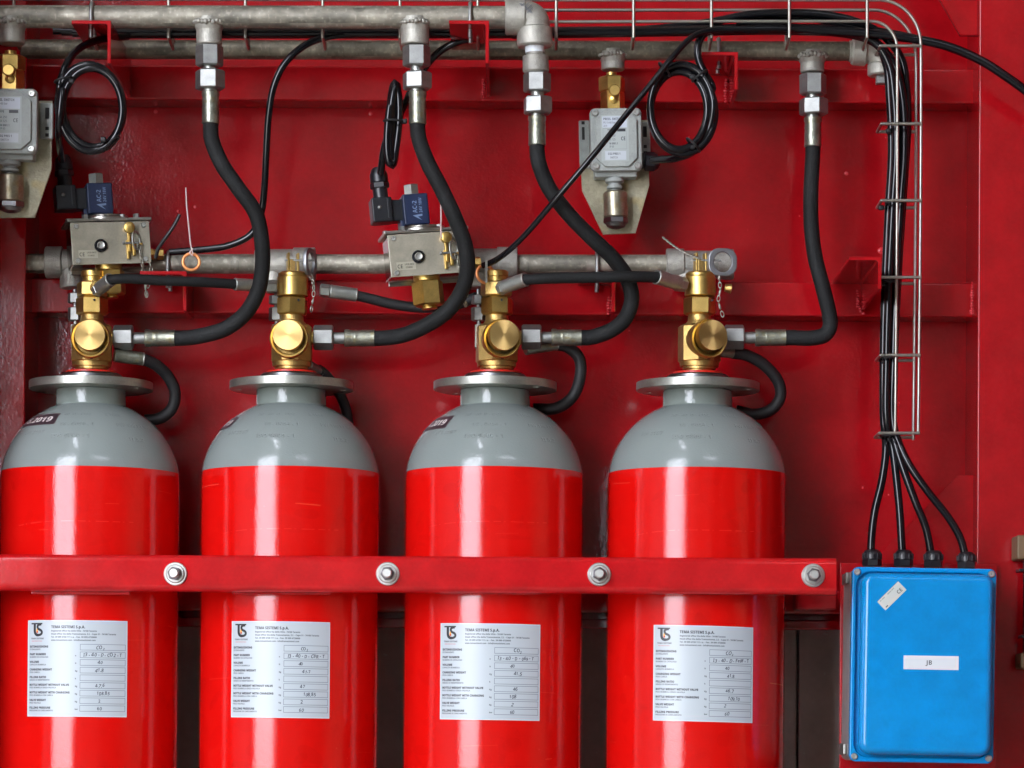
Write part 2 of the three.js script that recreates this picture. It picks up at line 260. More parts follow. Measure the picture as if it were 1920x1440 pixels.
// ───────────────────────── red steel frame ─────────────────────────
const frame = thing('steel_frame', 'red welded steel rack with side posts, rails and angle brackets around the cylinders', 'frame', V3(0, 0, -0.1));
{
  const down = (x, z) => { const p = P(x, 1172, z); return p; };
  // posts
  const post = (x0, x1) => { const a = P(x0, -260, ZC), b = P(x1, -260, ZC); return B(a.x, b.x, 0.002, a.y, ZW - 0.03, ZC); };
  part(frame, 'post', post(-70, 52), M.frame);
  part(frame, 'post', post(1838, 1990), M.frame);
  // side leaves that stand forward left and right of the rack, outside the frame of the photograph
  { const a = P(-72, -260, ZC), b = P(1993, -260, ZC); part(frame, 'side_panel', B(a.x - 0.03, a.x - 0.002, 0.002, a.y, -0.4, 0.22), M.frame); part(frame, 'side_leaf', B(a.x - 0.028, a.x - 0.004, P(0, 455, 0).y, a.y, 0.223, 0.42), M.frame); part(frame, 'side_panel', B(b.x + 0.002, b.x + 0.03, 0.002, b.y, -0.4, 0.3), M.frame); }
  // rails
  const rail = (y0, y1, x0 = 54, x1 = 1836) => boxp(x0, y0, x1, y1, ZR, ZW + 0.0005, 0.0028);
  const r1 = part(frame, 'rail', rail(125, 189.5), M.frame), r2 = part(frame, 'rail', rail(526, 590), M.frame), r3 = part(frame, 'rail', rail(1105, 1148), M.frame);
  part(frame, 'sill', boxp(54, 1160, 1836, 1178, ZW + 0.022, ZW + 0.0005, 0.002), M.frame);
  part(r1, 'weld', [weld([1829, 128, ZR], [1829, 190, ZR], 0.0028), weld([1831, 192, ZR - 0.03], [1831, 195, ZR - 0.03], 0.0025)], M.weld);
  part(r2, 'weld', weld([1824, 530, ZR], [1822, 588, ZR], 0.0026), M.weld);
  // angle brackets: front top-left corner, width, leg, front depth
  const angle = (x, y, w, leg, zf, t = 6.5) => {
    const s = S(zf), o = P(x, y, zf), W = w * s, L = leg * s, T = t * s, r = 0.004;
    const sh = new THREE.Shape(); sh.moveTo(0, 0); sh.lineTo(W - 0.001, 0); sh.quadraticCurveTo(W, 0, W, -0.001); sh.lineTo(W, -L); sh.lineTo(W - T, -L); sh.lineTo(W - T, -T - r); sh.quadraticCurveTo(W - T, -T, W - T - r, -T); sh.lineTo(0, -T); sh.closePath();
    const len = zf - (ZR + 0.0003);
    const g = new THREE.ExtrudeGeometry(sh, { depth: len - 0.0012, bevelEnabled: true, bevelThickness: 0.0006, bevelSize: 0.0006, bevelOffset: -0.0006, bevelSegments: 1, curveSegments: 6 });
    return toCreasedNormals(g.translate(o.x, o.y, zf - len + 0.0006), 0.5);
  };
  const b1 = part(frame, 'bracket', angle(134, 38, 74, 80, 0.134), M.frame), b2 = part(frame, 'bracket', angle(842, 38, 75, 80, 0.134), M.frame);
  const b3 = part(frame, 'bracket', angle(1316, 97, 68, 70, 0.045), M.frame), b4 = part(frame, 'bracket', angle(1592, 481, 61, 60, 0.13), M.frame);
  const b5 = part(frame, 'bracket', angle(262, 508, 88, 74, 0.012), M.frame), b6 = part(frame, 'bracket', angle(1086, 510, 68, 74, 0.012), M.frame);
  part(b2, 'weld', weld([906, 150, ZR + 0.002], [906, 187, ZR + 0.002], 0.0022), M.weld);
  part(b3, 'weld', weld([1362, 150, ZR + 0.002], [1360, 190, ZR + 0.002], 0.0022), M.weld);
  part(b4, 'weld', [weld([1608, 545, ZR + 0.001], [1608, 575, ZR + 0.001], 0.0022), weld([1608, 575, ZR + 0.001], [1618, 588, ZR + 0.001], 0.0022)], M.weld);
  part(b6, 'weld', weld([1142, 558, ZR + 0.001], [1140, 588, ZR + 0.001], 0.0022), M.weld);
  // gussets
  const g1 = part(frame, 'gusset', poly([[1700, -110], [1836, -110], [1836, 66], [1801, 66]], -0.06, -0.05), M.frame);
  part(g1, 'weld', weld([1838, -20, -0.049], [1838, 66, -0.049], 0.0034), M.weld);
  const g2 = part(frame, 'gusset', poly([[1796, 891], [1834, 891], [1834, 1120], [1640, 1120], [1640, 1047]], -0.07, -0.062), M.frame);
  part(g2, 'weld', weld([1832, 893, -0.058], [1832, 1040, -0.058], 0.0034), M.weld);
  // plate that carries the junction box
  part(frame, 'mounting_plate', boxp(1574, 1056, 1868, 1700, -0.012, -0.02, 0.001), M.frame);
  part(frame, 'stiffener', boxp(1492, 1112, 1570, 1143, -0.03, -0.0818, 0.003), M.frame);
}

// ───────────────────────── gas cylinders ─────────────────────────
const R = 167 * PX, AV = 155 * PX;
const CX = [169.5, 545, 927, 1307], YB = [887.5, 887.5, 888, 889.5];
const H0 = CY + (VY - 905) * PX, HB = CY + (VY - 888) * PX, yl = (py) => CY + (VY - py) * PX;
function bodyTex(i) {
  let k = 991 + i * 77; const r = () => { k = (k * 16807) % 2147483647; return k / 2147483647; };
  return canvas(1024, 1024, (x, w, h) => {
    x.fillStyle = 'rgb(205,14,10)'; x.fillRect(0, 0, w, h);
    for (let n = 0; n < 90; n++) { x.fillStyle = `rgba(${215 + r() * 30 | 0},${70 + r() * 70 | 0},${60 + r() * 60 | 0},${0.12 + r() * 0.3})`; x.beginPath(); x.arc(r() * w, r() * h, 0.6 + r() * 1.3, 0, 7); x.fill(); }
    for (let n = 0; n < 900; n++) { x.fillStyle = `rgba(${r() > 0.5 ? '120,0,0' : '235,60,50'},${0.02 + r() * 0.05})`; x.beginPath(); x.ellipse(r() * w, r() * h, 4 + r() * 26, 3 + r() * 14, r() * 3, 0, 7); x.fill(); }
    for (let n = 0; n < 34; n++) { x.strokeStyle = `rgba(240,${120 + r() * 60 | 0},110,${0.15 + r() * 0.32})`; x.lineWidth = 0.7 + r() * 1.1; const a = r() * w, b = (0.02 + r() * 0.9) * h; x.beginPath(); x.moveTo(a, b); x.lineTo(a + 15 + r() * 60, b + (r() - 0.5) * 9); x.stroke(); }
    x.strokeStyle = 'rgba(245,110,95,0.5)'; x.lineWidth = 1.2; x.setLineDash([14, 5, 3, 9, 24, 7]); x.beginPath(); const y = (0.245 + 0.03 * r()) * h; x.moveTo(w * 0.38, y + 8); x.bezierCurveTo(w * 0.45, y - 4, w * 0.5, y + 2, w * 0.6, y); x.stroke();
  });
}
const stamp = canvas(2048, 512, (x, w, h) => {
  x.fillStyle = 'rgb(128,128,128)'; x.fillRect(0, 0, w, h);
  for (let n = 0; n < 26000; n++) { const v = 118 + rnd() * 20 | 0; x.fillStyle = `rgb(${v},${v},${v})`; x.fillRect(rnd() * w, rnd() * h, 2 + rnd() * 4, 2 + rnd() * 4); }
  x.fillStyle = 'rgb(60,60,60)'; x.font = 'bold 30px sans-serif';
  for (const [u, v, t] of [[0.42, 0.36, '30 - 40  D - CO2'], [0.56, 0.36, 'S 1684'], [0.45, 0.52, '18 . 0054 . 1'], [0.58, 0.52, 'PW 190 PT 300'], [0.36, 0.62, 'UN 2187'], [0.44, 0.68, 'ISO 9809 - 1'], [0.6, 0.7, 'II 5.2']]) x.fillText(t, u * w, v * h);
}, false);
const tapeTex = (t) => canvas(256, 80, (x, w, h) => { x.fillStyle = 'rgb(58,44,50)'; x.fillRect(0, 0, w, h); x.strokeStyle = 'rgb(90,72,74)'; x.lineWidth = 3; x.strokeRect(2, 2, w - 4, h - 4); x.fillStyle = 'rgb(215,208,205)'; x.font = 'bold 50px sans-serif'; x.fillText(t, 84, 58); });
function dataTex(hand) {
  return canvas(1024, 908, (x, w, h) => {
    x.fillStyle = 'rgb(181,191,197)'; x.fillRect(0, 0, w, h); x.strokeStyle = 'rgb(200,209,214)'; x.lineWidth = 12; x.strokeRect(3, 3, w - 6, h - 6);
    const K = 'rgb(28,30,36)'; x.fillStyle = K;
    x.fillRect(44, 26, 128, 13); x.lineWidth = 26; x.strokeStyle = K; x.beginPath(); x.moveTo(84, 36); x.lineTo(84, 100); x.quadraticCurveTo(88, 142, 128, 140); x.stroke();
    x.lineWidth = 22; x.beginPath(); x.moveTo(160, 40); x.bezierCurveTo(100, 36, 112, 82, 140, 88); x.bezierCurveTo(186, 104, 168, 142, 124, 140); x.stroke();
    x.fillStyle = 'rgb(232,160,40)'; x.beginPath(); x.moveTo(112, 76); x.quadraticCurveTo(92, 104, 112, 122); x.quadraticCurveTo(134, 116, 112, 76); x.fill(); x.fillStyle = 'rgb(190,40,30)'; x.beginPath(); x.arc(114, 112, 9, 0, 7); x.fill();
    x.fillStyle = K; x.font = 'bold 22px sans-serif'; x.fillText('TEMA SISTEMI', 40, 180); x.fillStyle = 'rgb(190,60,60)'; x.font = '15px sans-serif'; x.fillText('FIRE PROTECTION', 48, 202);
    x.fillStyle = K; x.font = 'bold 35px sans-serif'; x.fillText('TEMA SISTEMI S.p.A.', 268, 76); x.strokeStyle = K; x.lineWidth = 1.2; x.strokeText('TEMA SISTEMI S.p.A.', 268, 76);
    x.font = 'bold 21px sans-serif'; ['Registered office Via delle Vitte - 74100 Taranto', 'Head office Via della Transumanza, Z.I. - Capo S1 - 74100 Taranto', 'Tel. 39 099 4720 111 r.a. - Fax. 39 099 4720000', 'www.temasistemi.com - info@temasistemi.com'].forEach((t, i) => x.fillText(t, 268, 108 + i * 29, [450, 640, 480, 440][i]));
    const rows = [['EXTINGUISHING', 'ESTINGUENTE', ''], ['PART NUMBER', 'NUMERO DI CATALOGO', 'n'], ['VOLUME', 'CAPACITA BOMBOLA', 'lt'], ['CHARGING WEIGHT', 'PESO CARICA', 'Kg'], ['FILLING RATIO', 'GRADO DI RIEMPIMENTO', 'k'], ['BOTTLE WEIGHT WITHOUT VALVE', 'PESO BOMBOLA SENZA VALVOLA', 'Kg'], ['BOTTLE WEIGHT WITH CHARGING', 'PESO BOMBOLA CON CARICA', 'Kg'], ['VALVE WEIGHT', 'PESO VALVOLA', 'Kg'], ['FILLING PRESSURE', 'PRESSIONE DI CARICAMENTO', 'bar']];
    rows.forEach(([a, b, u], i) => {
      const y = 232 + i * 72; x.fillStyle = K; x.strokeStyle = K; x.lineWidth = 1.6; x.font = 'bold 27px sans-serif'; x.fillText(a, 26, y + 26, 440); x.strokeText(a, 26, y + 26, 440); x.lineWidth = 0.7; x.font = '20px sans-serif'; x.fillText(b, 26, y + 50, 400); x.strokeText(b, 26, y + 50, 400); x.font = 'bold 20px sans-serif'; x.fillText(u, 510, y + 36);
      x.strokeStyle = 'rgb(84,94,104)'; x.lineWidth = 3.5; x.strokeRect(560, y - 6, 444, 54); const t = hand[i]; if (t) {
        x.strokeStyle = 'rgb(24,26,44)'; x.fillStyle = 'rgb(24,26,44)'; x.lineWidth = 1.6; let px = i === 1 ? 584 + 14 * rnd() : 700 + 50 * rnd();
        const put = (c, size, dy) => { x.save(); x.translate(px, y + 36 + dy + rr(-4, 4)); x.rotate(rr(-0.16, 0.1)); x.transform(1, 0, rr(-0.3, -0.05), 1, 0, 0); x.font = `${Math.round(size * rr(0.9, 1.12))}px sans-serif`; x.fillText(c, 0, 0); x.strokeText(c, 0, 0); px += x.measureText(c).width * rr(0.9, 1.12) + 1; x.restore(); };
        for (const c of t) put(c, 41, 0); if (!i) put('2', 28, 10);
      }
    });
  });
}
const HAND = [['CO', 'I3 - 40 - D - CO2 - T', '40', '41.8', '', '47.6', '108.85', '2', '60'], ['CO', 'I3 - 40 - D - CBR - T', '40', '41.7', '', '47', '108.85', '2', '60'], ['CO', 'I3 - 40 - D - 069 - T', '40', '41.5', '', '46', '108', '2', '60'], ['CO', 'I3 - 40 - D - FeBF - T', '40', '41.8', '', '46.7', '109.10', '2', '60']];
function patch(a0, a1, y0, y1, rad, tilt = 0, nu = 32, nv = 6) {            // a sticker that follows a turned surface
  const g = new THREE.PlaneGeometry(1, 1, nu, nv), p = g.attributes.position;
  for (let i = 0; i < p.count; i++) { const u = p.getX(i) + 0.5, v = p.getY(i) + 0.5, a = a0 + (a1 - a0) * u, y = y0 + (y1 - y0) * v - tilt * (u - 0.5), r = typeof rad === 'function' ? rad(y) : rad; p.setXYZ(i, r * Math.sin(a), y, r * Math.cos(a)); }
  g.computeVertexNormals(); return g;
}
const domeR = (y) => R * Math.sqrt(Math.max(0, 1 - ((y - H0) / AV) ** 2)) + 0.0007;
const rad = (d) => d * Math.PI / 180;
const CYL_LABEL = [
  'red gas cylinder with grey shoulder, leftmost, below the actuator beside the edge of the photo',
  'second red gas cylinder from the left, grey shoulder, under the valve between the two actuators',
  'red gas cylinder with a grey shoulder, third from the left, under the elbow hose',
  'rightmost red gas cylinder with grey shoulder, nearest the blue junction box'];
const LAB = [[52.5, 238, 0], [434.5, 618, 0.0006], [826, 1012, 0.001], [1225.5, 1411, 0.0022]];
const LABY = [[1163, 1344], [1165, 1346], [1169, 1350], [1173, 1353]];
let cyl0;
for (let i = 0; i < 4; i++) {
  const top = P(CX[i], YB[i], 0), h = HB, lean = 0.0035;
  let t;
  if (!i) {
    t = cyl0 = thing('gas_cylinder', CYL_LABEL[0], 'gas cylinder', V3(0, 0, 0), 'gas cylinders in the rack');
    const prof = [[0, -0.006], [R * 0.8, -0.006], [R * 0.95, 0.006], [R, 0.03], [R, 0.5], [R, H0]]; for (let k = 1; k <= 3; k++) { const y = H0 + (HB - H0) * k / 3; prof.push([domeR(y) - 0.0007, y]); }
    let g = new THREE.LatheGeometry(prof.map((p) => new THREE.Vector2(...p)), 128, -Math.PI); { const uv = g.attributes.uv, p = g.attributes.position; for (let k = 0; k < uv.count; k++) uv.setY(k, (p.getY(k) - 0.8) / 0.65); }
    part(t, 'body', g, null, { local: true, keepUV: true });
    const dp = []; for (let k = 0; k <= 22; k++) { const a0 = Math.asin((HB - H0) / AV), a1 = Math.asin(147 / 155), a = a0 + (a1 - a0) * k / 22; dp.push([R * Math.cos(a) + 0.0001 * (k < 3 ? 1 - k / 3 : 0), H0 + AV * Math.sin(a)]); }
    const sh = part(t, 'shoulder', new THREE.LatheGeometry(dp.map((p) => new THREE.Vector2(...p)), 128, -Math.PI), M.cylGrey, { local: true, keepUV: true });
    const L2 = (y) => V3(0, yl(y), 0), mm = (v) => v * PX;
    part(t, 'neck', lat(L2(764), L2(731), [[0, mm(68)], [mm(3), mm(65.5)], [mm(31), mm(65)], [mm(33), mm(63)], [mm(33), 0]], 64), M.neck, { local: true });
    const shp = new THREE.Shape(); shp.absarc(0, 0, mm(115.5), 0, Math.PI * 2); for (let k = 0; k < 4; k++) { const a = rad(-25 - 90 * k), hp = new THREE.Path(); hp.absarc(mm(98) * Math.cos(a), mm(98) * Math.sin(a), mm(6.5), 0, Math.PI * 2, true); shp.holes.push(hp); }
    const fg = new THREE.ExtrudeGeometry(shp, { depth: mm(13), bevelEnabled: true, bevelThickness: mm(1), bevelSize: mm(1), bevelOffset: -mm(1), bevelSegments: 2, curveSegments: 96 }); fg.rotateX(-Math.PI / 2);
    const fm = part(t, 'flange', toCreasedNormals(fg, 0.5), M.flange, { local: true }); fm.position.y = yl(731);
    part(t, 'collar', lat(L2(717), L2(701), [[0, 0], [0, mm(58)], [mm(12), mm(58)], [mm(15), mm(54)], [mm(15), 0]], 48), M.collar, { local: true });
    part(t, 'gasket', lat(L2(702), L2(697), [[0, 0], [0, mm(47)], [mm(4), mm(47)], [mm(5), mm(45)], [mm(5), 0]], 40), M.gasket, { local: true });
    const y = [yl(1344), yl(1163)];
    part(t, 'data_label', patch(-0.5, 0.5, 0, 1, 1), M.white, { local: true, keepUV: true });
    part(t, 'date_tape', patch(-0.5, 0.5, 0, 1, 1), M.white, { local: true, keepUV: true });
  } else { t = cyl0.clone(); t.name = numbered('gas_cylinder'); scene.add(t); tag(t, CYL_LABEL[i]); }
  t.rotation.z = -lean; t.position.set(top.x - lean * h, top.y - HB, 0);
  const get = (n) => t.children.find((c) => c.name === n);
  get('body').material = std([1, 1, 1], 0.065, 0, { map: bodyTex(i), bumpMap: offs(rep(fineT, 4.2 + i * 0.3, 3.8 + i * 0.25), i * 0.31, i * 0.17), bumpScale: 0.00011 });
  if (!i) { M.cylGrey.bumpMap = stamp; M.cylGrey.bumpScale = 0.0022; }
  get('flange').rotation.y = rad([0, 24, -14, 4][i]);
  const zf = R, k = 1 - zf / D, yy = (py) => CY + (VY - py) * PX * k + (HB - top.y) ;
  const sk = (x, y) => -(x - VX) * SR * PX * k;
  const dl = get('data_label'), [a0, a1, tilt] = LAB[i], off = P(CX[i], 1250, R).y - (CY + (VY - 1250) * PX * k);
  const ax = t.position.x + lean * yl(1255), ang = (px) => { let best = 0, e = 1e9; for (let a = -1.4; a < 1.4; a += 0.002) { const d = Math.abs(proj(V3(ax + R * Math.sin(a), yl(1255), R * Math.cos(a)))[0] - px); if (d < e) { e = d; best = a; } } return best; };
  dl.geometry = patch(ang(a0), ang(a1), yy(LABY[i][1]) + off, yy(LABY[i][0]) + off, R + 0.0006, tilt); dl.material = std([1, 1, 1], 0.36, 0, { map: dataTex(HAND[i]) });
  const tp = get('date_tape');
  if (i === 3) t.remove(tp);
  else { const tr = [[-82, -23], [-105, -54], [-92, -42]][i], ty = [[808, 786], [811, 789], [813, 788]][i]; tp.geometry = patch(rad(tr[0]), rad(tr[1]), yl(ty[0]), yl(ty[1]), domeR); tp.material = std([1, 1, 1], 0.4, 0, { map: tapeTex(['5.2019', '6.2019', '4.2019'][i]) }); }
}

// ───────────────────────── retaining bar ─────────────────────────
{
  const bar = thing('retaining_bar', 'long red steel bar bolted across the front of the cylinders', 'bar', [780, 1110, 0.13]);
  const ZB = 0.152, s = S(ZB), a = P(-70, 1042.2, ZB), w = 1638 * s, hh = 69 * s;
  const sh = roundRect(hh, 0.034, 0.0095), inn = roundRect(hh - 0.008, 0.026, 0.006, new THREE.Path()); sh.holes.push(inn);
  const g = new THREE.ExtrudeGeometry(sh, { depth: w, bevelEnabled: true, bevelThickness: 0.0006, bevelSize: 0.0006, bevelOffset: -0.0006, bevelSegments: 1, curveSegments: 8 });
  const tube_ = toCreasedNormals(g.translate(0, 0, 0).rotateY(Math.PI / 2).rotateX(-Math.PI / 2), 0.4);
  // after the turns: length along x, height along y, depth along z
  tube_.computeBoundingBox(); const bb = tube_.boundingBox, m = P(749, 1076.5, ZB);
  tube_.translate(m.x - (bb.min.x + bb.max.x) / 2, m.y - (bb.min.y + bb.max.y) / 2, ZB - bb.max.z);
  const tm = part(bar, 'tube', tube_, M.bar);
  for (const [x0, x1] of [[58, 243], [436, 621], [824, 1016], [1224, 1412]]) part(bar, 'saddle_plate', boxp(x0, 1062, x1, 1114.5, 0.1345, 0.1262, 0.001), M.bar);
  [[329, 1076], [727, 1076], [1123.5, 1077], [1524.5, 1079]].forEach(([x, y], i) => {
    const b = thing('', '', '', [x, y, ZB]); scene.remove(b); b.name = 'bolt'; bar.attach(b);
    const q = P(x, y, ZB), z = (d) => V3(q.x, q.y, ZB + d);
    const add = (n, gg, mt) => { const gm = merge(gg); gm.translate(-q.x, -q.y, -q.z); const me = new THREE.Mesh(gm, mt); me.name = n; b.add(me); };
    add('washer', [lat(z(0.0003), z(0.003), [[0, 0.006], [0, 0.0140], [0.0006, 0.0149], [0.0016, 0.0149], [0.0028, 0.0138], [0.0028, 0.006]], 44), lat(z(0.0031), z(0.0068), [[0, 0.005], [0, 0.0108], [0.0008, 0.0119], [0.0026, 0.0119], [0.0038, 0.0106], [0.0034, 0.005]], 40)], M.bolt);
    add('nut', hexm(z(0.0068), z(0.0145), 0.0088, 0.3 + i * 0.35), M.collar);
    add('stud', [cyl(z(-0.2), z(0.0245), 0.0058, 0.0058, 24, 0.0009)], M.bolt);
  });
}

// ───────────────────────── pipes ─────────────────────────
const Z1 = 0.085, Z2 = -0.03, Z3 = -0.055;
function branch(x, y0, y1, z, r = 23, collar = 27) { return [lat([x, y0, z], [x, y1, z], [[0, 0], [0, r * PX], [(y1 - y0 - 2) * PX, r * PX], [(y1 - y0) * PX, (r - 2) * PX], [(y1 - y0) * PX, 0]], 32), lat([x, y0 + 5, z], [x, y0 + 24, z], [[0, 0], [0, collar * PX], [5 * PX, collar * PX], [10 * PX, (collar - 2) * PX], [17 * PX, (r + 0.5) * PX], [19 * PX, r * PX]], 36), ...Array.from({ length: 26 }, (_, k) => { const a = k / 26 * 6.2832, c = P(x, y0 + 11, z), g = new THREE.SphereGeometry(0.0031 * rr(0.8, 1.25), 8, 6); return g.translate(c.x + collar * PX * Math.cos(a) * rr(0.96, 1.02), c.y + rr(-0.0012, 0.0012), z + collar * PX * Math.sin(a)); })]; }
{
  const p = thing('manifold_pipe', 'grey steel manifold pipe along the top edge, ending in an elbow above the third hose', 'pipe', [470, 32, Z1]);
  part(p, 'pipe', cylp([-60, 31, Z1], [950, 32.5, Z1], 20.5, 20.5, 40), M.pipe);
  for (const [x, y] of [[22, 82], [392, 84], [778, 84]]) part(p, 'outlet', branch(x, 34, y, Z1, x > 700 ? 26 : 23.5, 29), M.castLight);
  const e = part(p, 'elbow', [lat([947, 32, Z1], [985, 32, Z1], [[0, 0.015], [0, 0.021], [0.002, 0.023], [0.025, 0.023], [0.0265, 0.0215]], 36), ...tubep([[975, 32, Z1], [992, 33, Z1], [1000, 40, Z1], [1002, 60, Z1]], 29, 16, 28), lat([1002, 50, Z1], [1003, 87, Z1], [[0, 0.019], [0.003, 0.0225], [0.024, 0.0232], [0.0258, 0.0215], [0.0258, 0]], 36)], M.castLight);
  { const bars = [], c = P(986, 22, Z1); for (let k = -3; k <= 3; k++) { const g = new THREE.BoxGeometry((26 - Math.abs(k) * 4) * PX, 1.6 * PX, 0.0016); g.rotateZ(k % 2 ? 0.8 : -0.75).translate(c.x + k * 2.6 * PX, c.y - k * 1.2 * PX, Z1 + 0.0203); bars.push(g); } part(e, 'casting_mark', bars, M.collar); }
  part(p, 'nipple', [cylp([1003, 86, Z1], [1004, 106, Z1], 17), lat([1004, 103, Z1], [1005, 137, Z1], [[0, 0.012], [0.002, 0.0168], [0.021, 0.0168], [0.0235, 0.0145], [0.0235, 0]], 32)], M.cast);
  part(p, 'tape', lat([1002.5, 86, Z1], [1003, 100, Z1], [[0, 0.0124], [0.009, 0.0124]], 24), M.white);
}
{
  const p = thing('manifold_pipe', 'second grey manifold pipe just below the wire tray, ending in an elbow with a plug', 'pipe', [800, 95, Z2]);
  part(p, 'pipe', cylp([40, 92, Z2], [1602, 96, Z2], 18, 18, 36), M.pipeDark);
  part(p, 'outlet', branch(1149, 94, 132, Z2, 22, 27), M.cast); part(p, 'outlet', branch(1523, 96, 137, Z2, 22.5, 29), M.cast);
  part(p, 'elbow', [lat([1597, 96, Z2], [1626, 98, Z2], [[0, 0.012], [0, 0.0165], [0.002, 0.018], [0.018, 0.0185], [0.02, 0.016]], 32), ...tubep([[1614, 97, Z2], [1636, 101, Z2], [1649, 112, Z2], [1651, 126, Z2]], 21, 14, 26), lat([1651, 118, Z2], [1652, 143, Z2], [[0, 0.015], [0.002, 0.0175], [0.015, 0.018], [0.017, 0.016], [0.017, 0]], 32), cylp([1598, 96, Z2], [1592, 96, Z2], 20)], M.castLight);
  part(p, 'plug', hexp([1652, 142, Z2], [1652, 158, Z2], 13.5, 0.78, 4), M.steel);
}
{
  const p = thing('pilot_pipe', 'grey steel pilot pipe with tees running behind the brass valves', 'pipe', [650, 495, Z3]);
  part(p, 'pipe', cylp([-60, 494, Z3], [1262, 496, Z3], 18.3, 18.3, 36), M.pipe);
  const coll = (x0, x1, r, y = 495) => lat([x0, y, Z3], [x1, y, Z3], [[0, 0.01], [0, (r - 1.5) * PX], [1.5 * PX, r * PX], [(x1 - x0 - 1.5) * PX, r * PX], [(x1 - x0) * PX, (r - 1.5) * PX], [(x1 - x0) * PX, 0.01]], 36);
  part(p, 'tee', [coll(86, 118, 30, 492), coll(118, 168, 25, 492), lat([134, 500, Z3], [135, 541, Z3], [[0, 0.014], [0.008, 0.0155], [0.027, 0.0162], [0.0287, 0.0148], [0.0287, 0]], 32)], M.cast);
  part(p, 'tee', [coll(478, 556, 28), coll(550, 592, 31), lat([513, 500, Z3], [513, 543, Z3], [[0, 0.014], [0.008, 0.0155], [0.027, 0.0162], [0.03, 0.0148], [0.03, 0]], 32)], M.castLight);
  part(p, 'tee', [coll(880, 935, 29), coll(932, 971, 32), lat([897, 500, Z3], [897, 541, Z3], [[0, 0.014], [0.008, 0.0155], [0.027, 0.0162], [0.0287, 0.0148], [0.0287, 0]], 32)], M.cast);
  part(p, 'tee', [coll(1249, 1283, 30, 496), coll(1280, 1350, 26, 496), coll(1345, 1376, 29, 496), lat([1284, 500, Z3], [1284, 545, Z3], [[0, 0.014], [0.008, 0.0155], [0.027, 0.0162], [0.0315, 0.0148], [0.0315, 0]], 32)], M.cast);
}
// u-bolts
function ubolt(x, yp, rp, z, yb, label) {
  const r = (rp + 4) * PX, c = P(x, yp, z), drop = (yb - yp) * PX, pts = [];
  pts.push(V3(c.x, c.y - drop - 0.024, z + r)); pts.push(V3(c.x, c.y - drop * 0.6, z + r));
  for (let k = 0; k <= 10; k++) { const a = Math.PI * k / 10; pts.push(V3(c.x, c.y + r * Math.sin(a), z + r * Math.cos(a))); }
  pts.push(V3(c.x, c.y - drop * 0.6, z - r)); pts.push(V3(c.x, c.y - drop - 0.024, z - r));
  const t = thing('u_bolt', label, 'u-bolt', c, 'u-bolts clamping the pipes');
  part(t, 'rod', tube(pts, 0.0028, 60, 10), M.steel);
  for (const s of [1, -1]) part(t, 'nut', hexm(V3(c.x, c.y - drop - 0.007, z + s * r), V3(c.x, c.y - drop - 0.014, z + s * r), 0.0074, 0.4), M.zinc);
}
ubolt(174, 31.5, 20.5, Z1, 40, 'steel u-bolt clamping the top pipe to the leftmost red bracket');
ubolt(882, 32, 20.5, Z1, 40, 'steel u-bolt on the top pipe just left of the elbow');
ubolt(1347, 95.5, 18, Z2, 99, 'steel u-bolt on the second pipe beside the right cable coil');
ubolt(317, 494.5, 18.3, Z3, 509, 'steel u-bolt on the pilot pipe near the orange ring');
ubolt(1119.5, 495.5, 18.3, Z3, 511, 'steel u-bolt on the pilot pipe beside the third hose');

// ───────────────────────── discharge hoses ─────────────────────────
const HL = ['thick black discharge hose from the top pipe to the leftmost brass valve', 'thick black discharge hose curving past the right actuator to the second valve', 'thick black discharge hose from the elbow to the third valve, crossing the pilot pipe', 'thick black discharge hose at right, dropping straight from the second pipe to the last valve'];
const HS = [
  { top: 392.5, z: Z1, y: [85, 125, 132, 168, 231], c: 395, bend: [[397, 262, .088], [416, 308, .085], [446, 352, .08], [480, 402, .07], [491.5, 460, .06], [491.5, 505, .05], [484, 545, .042], [462, 585, .034], [425, 615, .024], [375, 630, .012]], end: [328, 272, 250, 213, 203], ye: 634 },
  { top: 781, z: Z1, y: [86, 125, 136, 168, 232], c: 783, bend: [[786, 262, .09], [802, 305, .092], [829, 357, .09], [857, 418, .082], [872, 460, .074], [876.5, 502, .064], [867, 542, .052], [842, 580, .04], [805, 607, .028], [757, 628, .014]], end: [702, 646, 625, 588, 578], ye: 634 },
  { top: 1007, z: Z1, y: [137, 173, 182, 214, 272], c: 1007, bend: [[1010, 305, .085], [1028, 350, .078], [1063, 398, .068], [1104, 441, .056], [1150, 485, .04], [1176, 523, .03], [1184.5, 560, .024], [1173, 596, .018], [1148, 618, .01], [1118, 630, .004]], end: [1090, 1034, 1015, 978, 966], ye: 633 },
  { top: 1524, z: Z2, y: [139, 178, 185, 216, 276], c: 1524, bend: [[1523, 305, -.03], [1520.5, 360, -.026], [1521, 420, -.02], [1528, 480, -.014], [1543, 540, -.008], [1555, 590, -.002], [1556, 613, 0], [1546, 628, 0], [1520, 634, 0]], end: [1473, 1416, 1395, 1359, 1346], ye: 633 },
];
